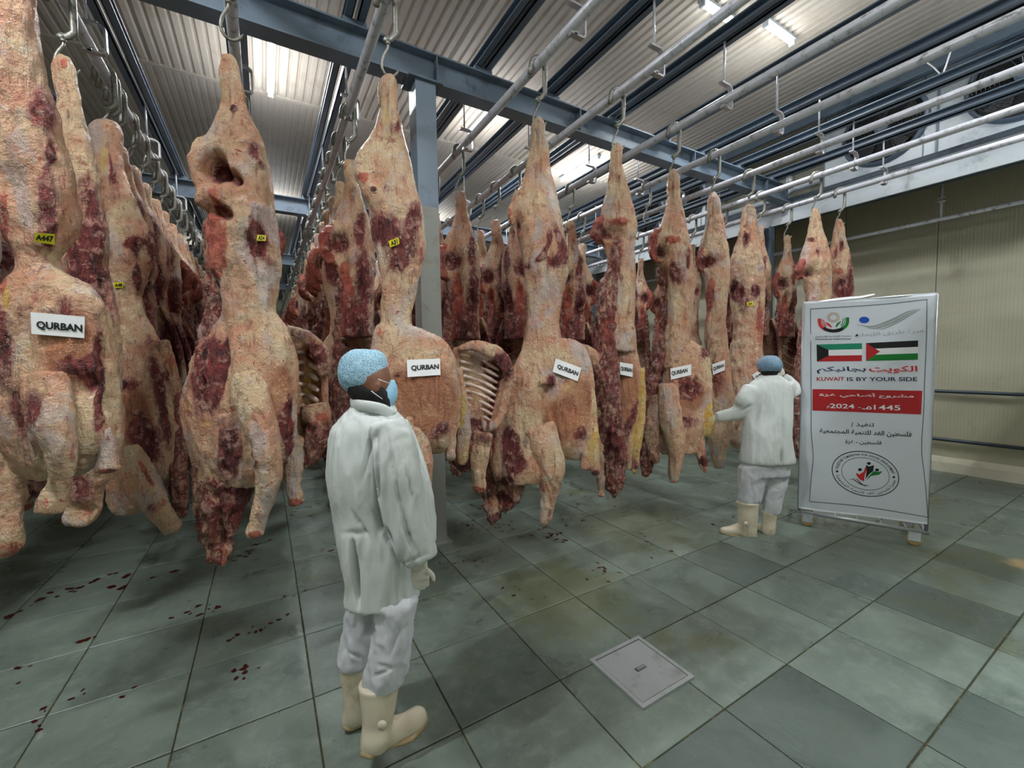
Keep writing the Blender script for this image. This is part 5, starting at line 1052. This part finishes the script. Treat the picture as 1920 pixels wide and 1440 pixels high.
# ------------------------------------------------------------------ rows behind: four template sides, copied
TM = MMap()
def template(seed, kind):
    q = empty('beef_side', (0, 0, 0), 'x', 'meat', 'x'); tp = []
    s = -1 if kind in (1, 3) else 1
    def H(rows): return [(y, *(sorted((s*a, s*b))), *r) for (y, a, b, *r) in rows]
    def P(rows): return [(s*x, *r) for (x, *r) in rows]
    def SP(rows): return [(s*r[0], *r[1:6], *((s*r[6],) if len(r) > 6 else ())) for r in rows]
    if kind < 3:                                    # inside of the half faces the viewer
        tp.append(organic('hind_quarter', q, TM, [('H', H([(.42, -.035, .035), (.47, -.06, .06), (.60, -.055, .065), (.74, -.075, .09), (.88, -.13, .13), (1.02, -.19, .17), (1.15, -.21, .18), (1.30, -.17, .18), (1.50, -.13, .18)]), dict(c=(.10, 0, .12))), ('H', H([(1.45, -.12, .17), (1.75, -.13, .16), (2.0, -.15, .17)]), dict(c=(.36, 0, .26))),
            ('P', P([(-.16, 1.05, .12, .9, -.04), (-.23, 1.15, .11, .9, -.07), (-.21, 1.28, .10, .9, -.06), (-.15, 1.36, .08, .9, -.03)]), dict(c=RED)), ('P', P([(.0, 1.25, .13, .9, -.08), (.03, 1.42, .12, .9, -.07), (-.03, 1.6, .1, .9, -.05)]), dict(c=(0, .2, .2)))], M_FLESH,
            spots=SP([(-.10, 1.18, .09, .09, 3, .10), (-.10, 1.18, .10, .10, 0, .75), (.08, 1.1, .05, .12, 0, .7), (.1, 1.45, .07, .2, 0, .8), (.06, 1.62, .05, .16, 3, .07), (-.04, 1.42, .04, .10, 3, .05), (-.06, 1.55, .06, .25, 2, .9), (.1, .95, .04, .12, 0, .5), (-.05, 2.0, .1, .3, 2, .6), (.02, .75, .03, .1, 0, .4), (.02, 1.9, .1, .2, 0, .7)]), vox=.018, amp=.016, amp2=.014, seed=seed, stretch=1.6))
        tp.append(organic('rib_cage', q, TM, [('H', H([(1.75, -.14, .22, .7, .05), (2.0, -.17, .30, .8, .06), (2.3, -.18, .34, .9, .07), (2.6, -.18, .34, .9, .07), (2.85, -.16, .28, .8, .06)]), dict(bowl=.035, c=(.3, 0, .2)))]
            + [('P', P([(-.14, 2.0+.12*i, .028, 1, -.0), (.05, 2.02+.12*i, .026, 1, .13), (.24, 2.12+.12*i, .024, 1, .10)])) for i in range(7)], M_FLESH,
            spots=SP([(.25, 2.1, .08, .2, 0, .8), (.05, 2.7, .2, .12, 0, .7)]), vox=.0165, amp=.008, amp2=.006, seed=seed+1, smooth=2))
        tp.append(organic('back_strip', q, TM, [('P', P([(-.10, 1.5, .09, .9, .0), (-.13, 1.8, .09, .9, .0), (-.16, 2.2, .10, .9, 0), (-.17, 2.6, .13, .9, 0), (-.12, 2.95, .17, .8, 0), (-.10, 3.25, .14, .8, 0), (-.10, 3.5, .05, .8, 0)]), dict(c=RAW))], M_FLESH, spots=[], vox=.016, amp=.022, amp2=.034, seed=seed+2))
        tp.append(organic('foreleg', q, TM, [('P', P([(.10, 2.75, .26, .6, .02), (.16, 2.95, .20, .7, 0), (.18, 3.12, .12, .9, 0), (.17, 3.28, .09, .9, 0), (.17, 3.38, .10, .9, 0), (.17, 3.42, .08, .9, 0)]), dict(c=(.3, 0, .2)))], M_FLESH, spots=SP([(.17, 3.42, .08, .05, 2, .9)]), vox=.018, amp=.012, amp2=.012, seed=seed+3))
    else:                                           # outside of the half faces the viewer
        tp.append(organic('hind_quarter', q, TM, [('H', H([(.42, -.035, .035), (.47, -.055, .055), (.60, -.05, .06), (.75, -.08, .09), (.9, -.13, .14), (1.05, -.17, .19), (1.2, -.16, .21), (1.4, -.14, .22), (1.6, -.12, .19), (1.8, -.13, .16), (2.05, -.16, .19)]))], M_FLESH,
            spots=SP([(.05, 1.35, .14, .16, 0, .9), (.14, 1.2, .05, .18, 0, .7), (-.1, 1.2, .08, .1, 3, .05), (-.1, 1.2, .07, .08, 0, .6), (-.13, 1.7, .05, .4, 2, .6)]), vox=.018, amp=.014, amp2=.010, seed=seed))
        tp.append(organic('rib_cage', q, TM, [('H', H([(1.95, -.16, .16, .55), (2.1, -.2, .27, .55), (2.3, -.23, .31, .55), (2.6, -.22, .32, .55), (2.85, -.2, .27, .5), (3.0, -.14, .18, .4)]))], M_FLESH, spots=SP([(.15, 2.6, .14, .22, 0, .8), (-.16, 2.5, .06, .3, 2, .6)]), vox=.018, amp=.014, amp2=.008, seed=seed+1))
        tp.append(organic('foreleg', q, TM, [('P', P([(-.06, 2.6, .18, .8, -.1), (-.02, 2.85, .18, .8, -.12), (.03, 3.05, .13, .9, -.12), (.02, 3.25, .09, .9, -.1), (0, 3.4, .09, .9, -.1), (0, 3.45, .06, .9, -.1)]))], M_FLESH, spots=SP([(0, 3.43, .08, .05, 2, .9)]), vox=.018, amp=.012, amp2=.01, seed=seed+3))
        tp.append(organic('neck', q, TM, [('P', P([(-.14, 2.8, .18, .7, 0), (-.17, 3.05, .18, .7, 0), (-.17, 3.3, .12, .7, 0), (-.16, 3.5, .04, .7, 0)]), dict(c=RAW))], M_FLESH, spots=[], vox=.018, amp=.018, amp2=.02, seed=seed+4))
    return q
TPL = [template(101, 0), template(131, 1), template(161, 2), template(191, 3)]
finish_jobs()
ROWTXT = {-1: 'in the outermost left row', 0: 'behind the three front left sides', 1: 'behind the A24 side', 2: 'behind the A31 side',
          3: 'behind the central side', 4: 'behind the first side right of centre', 5: 'behind the side with yellow brisket',
          6: 'in the sparse row left of the far worker', 7: 'in the sparse row over the far worker', 8: 'in the second row from the right wall', 9: 'in the row nearest the right wall'}
ROWS = {-1: [3.3, 3.9, 4.5, 5.1, 5.7, 6.3, 6.9, 7.6, 8.4, 9.2, 10],
        0: [4.68, 5.08, 5.5, 5.95, 6.4, 6.9, 7.4, 7.9, 8.4, 8.9, 9.5, 10.1, 10.8, 11.5],
        1: [4.3, 4.95, 5.6, 6.3, 7.0, 7.8],
        2: [4.02, 4.55, 5.0, 5.45, 5.95, 6.5, 7.05, 7.6, 8.2, 8.8, 9.5, 10.2, 11.0, 11.8, 12.6],
        3: [4.2, 4.95, 5.5, 6.1, 6.7, 7.3, 7.9, 8.6, 9.3, 10.1],
        4: [4.34, 4.85, 5.3, 5.8, 6.4, 7.0, 7.6, 8.3, 9.1],
        5: [4.42, 5.1, 5.9, 6.5, 7.0, 7.6, 8.3, 9.1],
        6: [5.2, 6.0, 7.1, 7.8, 8.6, 9.4],
        7: [6.6, 7.5, 8.4, 9.2],
        8: [3.35, 3.9, 4.42, 5.5, 6.3, 8.0],
        9: [3.42, 4.5, 5.75, 7.2]}
used = set(); ORDN = ['nearest', 'second', 'third', 'fourth', 'fifth', 'sixth', 'seventh']
def place(k, Y, j):
    X = RX[k]; ti = [0, 2, 1, 0, 2, 1, 2, 0, 1, 2][(j*3+k*2) % 10]
    if k in (8, 9) and Y < 5.0: ti = [0, 2][j % 2]
    if (k, j) in ((0, 2), (1, 1), (-1, 3), (4, 3), (8, 2), (2, 1)): ti = 3
    src = TPL[ti]
    if ti not in used: q = src; used.add(ti)
    else:
        q = src.copy(); COL.objects.link(q)
        for c in src.children:
            d = c.copy(); COL.objects.link(d); d.parent = q
    near = (k, j) in ((-9, 0),)
    n_ = ORDN[j]+' ' if j < len(ORDN) and len(ROWS[k]) > j else 'far-off '
    q['label'] = n_+'beef side '+ROWTXT[k]; q['category'] = 'meat'; q['group'] = 'beef sides '+ROWTXT[k]
    q.location = (X, Y, RZ); az = math.atan2(X, Y)
    q.rotation_euler = (0, 0, -az+random.uniform(-.45, .45)); sc = random.uniform(.94, 1.04); q.scale = (sc*random.uniform(.95, 1.1), sc, random.uniform(.96, 1.0))
    if k in (8, 9, 7): q.scale = (.8, .8, .97)
    hook(X, Y, 0, 'hook carrying the '+n_+'beef side '+ROWTXT[k], 'meat hooks '+ROWTXT[k])
for k, ys in ROWS.items():
    for j, Y in enumerate(ys): place(k, Y, j)
# empty hooks left on the rails
for (k, Y, lb) in ((4, 3.78, 'empty steel hook on the second rail right of the column'), (0, 4.5, 'empty steel hook on the left rail between the pale shanks'), (6, 3.9, 'empty steel hook on the fourth rail right of the column'), (7, 5.1, 'empty steel hook on the fifth rail right of the column')):
    hook(RX[k], Y, 0, lb, 'empty hooks')
# ================================================================== PEOPLE
def figure(loc, label, t):
    q = empty('person', loc, label, 'person'); return q, PxMap(t, loc)
# --- near worker, seen from behind, facing right
O1 = (0.36, 1.86, 0.0); T1 = 1.80
p1, m1 = figure(O1, 'nearer worker in long white coat, light blue hairnet and face mask, looking right', T1)
FING = []
def fingers(base, ang, sz, dv, curl=0.0):
    """five unequal finger tubes from a palm; base px, ang in degrees (0 = down), sz px of hand length"""
    out = []
    a = math.radians(ang); dx, dy = math.sin(a), math.cos(a); nx, ny = dy, -dx
    for i, (off, ln) in enumerate(((-.26, .40), (-.09, .50), (.09, .47), (.25, .36))):
        bx, by = base[0]+nx*off*sz+dx*sz*.42, base[1]+ny*off*sz+dy*sz*.42; d = dv+off*.02
        out.append(('P', [(bx, by, sz*.17, .9, d), (bx+dx*sz*ln*.5, by+dy*sz*ln*.5, sz*.15, .9, d+curl*.5), (bx+dx*sz*ln*.95, by+dy*sz*ln*.95, sz*.11, .9, d+curl)]))
    out.append(('P', [(base[0]+nx*.3*sz+dx*sz*.1, base[1]+ny*.3*sz+dy*sz*.1, sz*.2, .9, dv-.01), (base[0]+nx*.5*sz+dx*sz*.35, base[1]+ny*.5*sz+dy*sz*.35, sz*.17, .9, dv-.02), (base[0]+nx*.52*sz+dx*sz*.6, base[1]+ny*.52*sz+dy*sz*.6, sz*.12, .9, dv-.02)]))
    out.append(('P', [(base[0]-dx*sz*.15, base[1]-dy*sz*.15, sz*.42, .5, dv), (base[0]+dx*sz*.15, base[1]+dy*sz*.15, sz*.62, .42, dv), (base[0]+dx*sz*.45, base[1]+dy*sz*.45, sz*.62, .40, dv)]))
    return out
head1 = [('H', [(668, 655, 712, .8, 0), (680, 647, 722, .95, 0), (700, 645, 730, 1, 0), (718, 648, 732, 1, 0), (735, 654, 731, .95, 0), (750, 664, 727, .85, 0), (762, 678, 722, .7, 0), (768, 690, 716, .6, 0)]),
         ('P', [(690, 735, 46, .95, .01), (690, 765, 50, .95, 0), (690, 790, 70, .9, 0)]),
         ('P', [(727, 712, 14, .8, .02), (737, 722, 11, .8, .03), (738, 728, 9, .7, .03)]),
         ('P', [(706, 718, 12, .5, -.075), (705, 728, 13, .5, -.078), (703, 738, 9, .5, -.075)])]
body1 = head1+[('H', [(780, 660, 730, .7), (810, 645, 745, .7), (870, 645, 745, .7), (940, 650, 740, .7), (1010, 658, 748, .7), (1080, 668, 755, .55), (1110, 674, 752, .5)]),
               ('P', [(730, 810, 44, .9, -.10), (746, 890, 44, .9, -.15), (760, 960, 38, .9, -.15), (784, 1040, 28, .9, -.13), (786, 1060, 24, .7, -.13)]),
               ('P', [(740, 810, 44, .9, .12), (772, 900, 40, .9, .16), (790, 970, 32, .9, .16), (800, 1010, 26, .9, .16), (802, 1030, 24, .7, .16)]),
               ('P', [(735, 1100, 50, .9, -.05), (730, 1180, 42, .9, -.06), (718, 1270, 34, .9, -.06), (708, 1350, 30, .9, -.07)]),
               ('P', [(690, 1100, 44, .9, .07), (680, 1160, 36, .9, .09), (667, 1230, 30, .9, .10), (666, 1320, 24, .9, .10)])]
body1 += fingers((786, 1066), 8, 46, -.13, .01)
organic('body', p1, m1, body1, M_SKIN, vox=.0085, amp=.0015, smooth=3)
organic('hair', p1, m1, [('H', [(700, 645, 712, 1.0, -.016), (720, 648, 716, 1.0, -.018), (738, 655, 718, 1.0, -.020), (750, 664, 715, .95, -.020), (759, 674, 705, .8, -.02)]),
                         ('P', [(706, 726, 22, .9, -.058), (710, 742, 34, .95, -.042), (714, 758, 36, .95, -.025), (717, 773, 26, .9, -.015)])], M_HAIR, vox=.007, amp=.004, freq=.02)
organic('hair_net', p1, m1, [('H', [(656, 665, 706, 1, -.005), (661, 655, 716, 1, -.005), (672, 644, 722, 1.02, -.005), (690, 638, 725, 1.02, -.005), (708, 638, 724, 1.02, -.005), (722, 642, 719, 1.02, -.005), (734, 652, 709, 1.0, -.012), (741, 662, 696, .9, -.018)])],
        M_NET, vox=.006, amp=.003, freq=.03, amp2=.004, smooth=5)
organic('face_mask', p1, m1, [('P', [(733, 712, 12, 1.6, .03), (733, 726, 20, 2.4, .025), (729, 742, 27, 2.2, .02), (723, 757, 25, 1.9, .015), (719, 766, 14, 1.6, .015)])], M_MASK, vox=.006, amp=.0015, smooth=3, amp2=.002, freq=.03)
mb = MB(); OO = np.array(O1)
mb.sweep([pt(731, 719, T1-.045)-OO, pt(720, 715, T1-.085)-OO, pt(709, 711, T1-.098)-OO], .0016, 6); mb.sweep([pt(722, 752, T1-.05)-OO, pt(708, 742, T1-.092)-OO, pt(696, 733, T1-.10)-OO], .0016, 6); mb.build('mask_strap', M_PAPER, p1, True)
coat1 = [('H', [(752, 668, 712, .85, 0), (763, 660, 730, .85, 0), (775, 650, 742, .8, 0), (790, 636, 755, .8, 0), (815, 625, 762, .82, 0), (860, 620, 768, .85, 0), (910, 623, 765, .88, 0), (960, 632, 765, .9, 0), (1000, 638, 775, .95, 0), (1040, 645, 782, .95, 0), (1080, 652, 784, .95, 0), (1105, 653, 784, .95, 0), (1113, 653, 785, .95, 0), (1118, 653, 785, .95, 0)]),
         ('P', [(726, 792, 60, .8, -.10), (738, 835, 74, .8, -.14), (745, 880, 82, .78, -.17), (751, 925, 82, .74, -.17), (759, 970, 80, .7, -.17), (772, 1010, 74, .7, -.17), (783, 1036, 64, .72, -.165), (788, 1050, 58, .72, -.16)]),
         ('P', [(735, 800, 60, .8, .12), (760, 860, 62, .8, .15), (778, 930, 60, .8, .16), (790, 985, 52, .8, .15), (797, 1018, 42, .8, .14)])]
organic('coat', p1, m1, coat1, M_COAT, vox=.0085, amp=.007, freq=.12, amp2=.030, stretch=3.0, smooth=2, seed=50,
        spots=[(708, 905, 4, 70, 3, .045, -2), (722, 1000, 4, 40, 3, .04, -28), (738, 880, 3, 50, 3, .018, -10), (752, 950, 3, 45, 3, .018, -14), (765, 900, 2.5, 50, 3, .012, -14), (770, 1015, 3, 30, 3, .016, -25), (690, 850, 3, 40, 3, .02, 10), (676, 985, 3, 30, 3, .014, -30), (700, 830, 5, 30, 3, .015, 25), (668, 1000, 20, 6, 3, .012), (668, 1075, 4, 52, 3, .07, -6), (655, 1070, 8, 40, 3, -.012), (765, 1000, 3, 30, 3, .015, -10), (780, 1046, 25, 2, 3, .01, -20), (694, 900, 1.6, 130, 3, .004, 0)])
for (pts, nm) in (([(664, 756, 'a'), (690, 752, 'a'), (716, 759, 'a'), (736, 776, 'a')], 'collar'),):
    P = [pt(661, 758, T1-.045)-OO, pt(676, 760, T1-.085)-OO, pt(698, 763, T1-.10)-OO, pt(718, 768, T1-.085)-OO, pt(733, 777, T1-.05)-OO, pt(737, 774, T1-.0)-OO, pt(725, 762, T1+.06)-OO, pt(695, 753, T1+.09)-OO, pt(668, 752, T1+.05)-OO]
    mb = MB(); mb.sweep(catmull(P+[P[0]], 4)[:-1], .009, 10, closed=True, flat=2.6); mb.build(nm, M_COAT, p1, True)
organic('trousers', p1, m1, [('H', [(1085, 682, 752, .6, .0), (1108, 680, 756, .6, 0), (1130, 662, 776, .68, 0)]),
                             ('H', [(1104, 712, 762, .7, -.04), (1122, 700, 782, .85, -.06), (1150, 702, 778, .9, -.06), (1200, 698, 770, .9, -.06), (1240, 690, 766, .9, -.06), (1262, 684, 762, .9, -.06), (1284, 684, 754, .85, -.06)]),
                             ('H', [(1108, 664, 712, .7, .07), (1122, 652, 712, .9, .09), (1150, 650, 706, .9, .10), (1190, 645, 700, .9, .10), (1220, 639, 694, .95, .10), (1240, 638, 690, .9, .10), (1250, 642, 686, .85, .10)])],
        M_TROU, vox=.0085, amp=.006, freq=.11, amp2=.026, stretch=1.3, seed=60, spots=[(725, 1250, 14, 4, 3, .012, 20), (715, 1262, 16, 3, 3, .012, -25), (665, 1228, 14, 3, 3, .012, 25), (740, 1200, 4, 30, 3, .012, 15)])
def boot(parent, mp, tubes, sole, knob, t, O, vox=.0085, sc=1.0):
    b = organic('boot', parent, mp, tubes, M_BOOT, vox=vox, amp=.002, freq=.05, smooth=4)
    organic('sole', b, mp, sole, M_SOLE, vox=vox, amp=.002, freq=.04, smooth=2)
    if knob:
        k = MB(); c = pt(knob[0], knob[1], t+knob[2])-np.array(O); k.sweep([c-DV*.0-DV*0.006*0, c-DV*.006], [.021*sc, .018*sc], 16); k.build('ankle_pad', M_BOOT, b, True)
    return b
boot(p1, m1, [('H', [(1278, 674, 748, .85, -.06), (1283, 673, 749, .85, -.06), (1290, 675, 747, .84, -.06), (1310, 677, 744, .84, -.065), (1335, 680, 740, .84, -.07), (1355, 680, 735, .8, -.075), (1380, 677, 735, .78, -.085), (1400, 677, 728, .7, -.09), (1408, 680, 722, .6, -.09)]),
              ('P', [(702, 1372, 46, .85, -.08), (730, 1372, 50, .85, -.05), (760, 1360, 40, .95, -.02), (782, 1346, 38, 1.0, .0), (794, 1340, 28, .9, .01), (799, 1338, 14, .8, .01)])],
     [('P', [(680, 1400, 16, 2.2, -.09), (700, 1404, 17, 2.4, -.09), (718, 1398, 14, 2.5, -.07), (740, 1388, 13, 2.7, -.05), (770, 1374, 16, 2.9, -.02), (790, 1360, 16, 2.4, .0), (799, 1348, 12, 1.8, .015)])], (717, 1360, -.155), T1, O1)
boot(p1, m1, [('H', [(1234, 636, 690, .85, .10), (1240, 635, 690, .85, .10), (1250, 638, 688, .84, .10), (1280, 641, 686, .84, .10), (1310, 645, 685, .82, .10), (1330, 644, 684, .8, .10), (1348, 641, 683, .78, .105), (1358, 645, 680, .6, .105)]),
              ('P', [(665, 1338, 36, .85, .11), (690, 1334, 34, .85, .14), (715, 1324, 28, .9, .18), (735, 1314, 24, .9, .20), (742, 1311, 12, .8, .2)])],
     [('P', [(645, 1354, 12, 2.2, .10), (662, 1358, 13, 2.4, .105), (690, 1349, 10, 2.5, .14), (720, 1337, 11, 2.6, .18), (741, 1323, 9, 2, .21)])], None, T1, O1)
organic('glove', p1, m1, [('P', [(783, 1040, 34, .8, -.13), (786, 1062, 32, .7, -.13)])]+[(k, [tuple([r[0], r[1], r[2]*1.22]+list(r[3:])) for r in pts]) for k, pts in fingers((786, 1066), 8, 46, -.13, .01)], M_GLOVE, vox=.0055, amp=.0012, smooth=2)
# --- far worker, back view
O2 = (3.82, 2.16, 0.0); T2 = 3.90
p2, m2 = figure(O2, 'far worker seen from behind in white coat, left hand reaching to the meat', T2)
b2 = [('H', [(668, 1434, 1452, .9), (675, 1428, 1458, 1), (685, 1425, 1461, 1.05), (695, 1427, 1459, 1), (702, 1431, 1455, .9)]), ('P', [(1443, 698, 22, .9), (1443, 715, 28, .9)]),
      ('P', [(1424, 690, 5, .8, .0), (1423, 694, 6, .6, .0), (1425, 699, 4, .6, 0)]), ('P', [(1462, 690, 5, .8, .0), (1463, 694, 6, .6, .0), (1461, 699, 4, .6, 0)]),
      ('H', [(712, 1420, 1468, .55), (730, 1408, 1478, .55), (780, 1405, 1476, .55), (840, 1408, 1470, .5), (875, 1408, 1466, .45)]),
      ('P', [(1412, 735, 22, .9), (1398, 762, 20, .9), (1388, 772, 18, .9, .05), (1362, 780, 13, .9, .12), (1345, 784, 10, .8, .16)]), ('P', [(1472, 728, 22, .9), (1484, 742, 18, .9, .04), (1478, 722, 14, .9, .12), (1468, 706, 10, .8, .15)]),
      ('P', [(1416, 870, 28, .9, -.0), (1407, 920, 22, .9, 0), (1403, 965, 18, .9, 0), (1404, 990, 16, .9, 0)]), ('P', [(1455, 870, 28, .9, 0), (1451, 920, 20, .9, 0), (1443, 965, 16, .9, .02), (1442, 992, 14, .9, .02)])]
h2 = fingers((1338, 785), -82, 22, .18, .01); h3 = fingers((1466, 702), -150, 20, .16, .02)
organic('body', p2, m2, b2+h2+h3, M_SKIN, vox=.010, amp=.001, smooth=2)
organic('hair', p2, m2, [('H', [(678, 1427, 1459, 1.02, -.006), (690, 1426, 1460, 1.06, -.008), (698, 1428, 1458, 1.0, -.008), (704, 1432, 1454, .9, -.006)])], M_HAIR, vox=.009, amp=.003, freq=.02)
organic('hair_net', p2, m2, [('H', [(667, 1437, 1450, 1, -.004), (669, 1431, 1455, 1.05, -.004), (675, 1426, 1460, 1.05, -.004), (684, 1423, 1463, 1.06, -.004), (692, 1424, 1462, 1.06, -.004), (697, 1427, 1459, 1.02, -.004)])], M_NET2, vox=.009, amp=.003, freq=.03, amp2=.003)
organic('coat', p2, m2, [('H', [(704, 1428, 1460, .8), (710, 1420, 1468, .65), (720, 1407, 1478, .6), (740, 1400, 1482, .6), (780, 1397, 1483, .62), (820, 1394, 1482, .66), (850, 1392, 1485, .68), (866, 1391, 1486, .68), (868, 1398, 1478, .66)]),
                         ('P', [(1412, 728, 34, .85, .0), (1400, 750, 38, .85, .0), (1392, 768, 32, .9, .03), (1375, 776, 25, .9, .08), (1358, 780, 21, .9, .12), (1343, 782, 17, .9, .155)]),
                         ('P', [(1472, 724, 32, .85, 0), (1484, 738, 26, .9, .03), (1485, 726, 24, .9, .07), (1476, 712, 18, .9, .12), (1470, 706, 14, .9, .14)])],
        M_COAT, vox=.011, amp=.006, freq=.15, amp2=.018, stretch=2.4, seed=70, spots=[(1421, 775, 3, 20, 3, .02, 15), (1467, 800, 1.5, 60, 3, .012), (1466, 855, 2, 14, 3, .03), (1400, 765, 12, 3, 3, .015, -30)])
organic('trousers', p2, m2, [('H', [(855, 1396, 1480, .6), (880, 1392, 1478, .6), (892, 1390, 1476, .58)]), ('H', [(875, 1388, 1436, .85), (900, 1386, 1434, .85), (920, 1386, 1428, .85), (938, 1386, 1424, .85), (944, 1390, 1418, .8)]),
                             ('H', [(875, 1432, 1477, .85, .02), (910, 1430, 1472, .85, .02), (940, 1429, 1465, .85, .02), (960, 1431, 1460, .85, .02), (965, 1436, 1456, .8, .02)])], M_TROU, vox=.011, amp=.007, freq=.13, amp2=.020, stretch=1.0, seed=80)
boot(p2, m2, [('H', [(940, 1383, 1421, .85), (944, 1382, 1421, .85), (950, 1385, 1420, .84), (970, 1384, 1419, .84), (985, 1386, 1418, .82), (1000, 1388, 1417, .8), (1006, 1390, 1415, .7)]), ('P', [(1405, 990, 22, .9), (1385, 993, 22, .95, .02), (1368, 995, 17, 1.1, .03), (1356, 995, 13, 1.1, .035), (1351, 995, 7, 1, .04)])],
     [('P', [(1417, 1004, 8, 2.4, 0), (1405, 1005, 8, 2.6, 0), (1385, 1003, 7, 2.8, .02), (1365, 1001, 7, 2.8, .03), (1351, 998, 5, 2, .04)])], (1398, 982, -.095), T2, O2, .0095)
boot(p2, m2, [('H', [(957, 1430, 1457, .85, .02), (961, 1429, 1457, .85, .02), (975, 1431, 1454, .85, .02), (990, 1430, 1453, .85, .02), (1000, 1431, 1452, .8, .02), (1004, 1433, 1450, .7, .02)]), ('P', [(1440, 990, 18, .95, .02), (1428, 990, 16, 1.0, .06), (1418, 986, 12, 1, .1), (1414, 985, 7, 1, .11)])],
     [('P', [(1451, 1003, 6, 2.4, .02), (1440, 1004, 7, 2.6, .02), (1426, 998, 6, 2.8, .07), (1415, 992, 5, 2, .11)])], None, T2, O2, .0095)
def up(hs, k): return [(a, [tuple([r[0], r[1], r[2]*k]+list(r[3:])) for r in pts]) for a, pts in hs]
organic('glove', p2, m2, up(h2, 1.2), M_GLOVE, vox=.0075, amp=.001, smooth=1); organic('glove', p2, m2, up(h3, 1.2), M_GLOVE, vox=.0075, amp=.001, smooth=1)
finish_jobs()
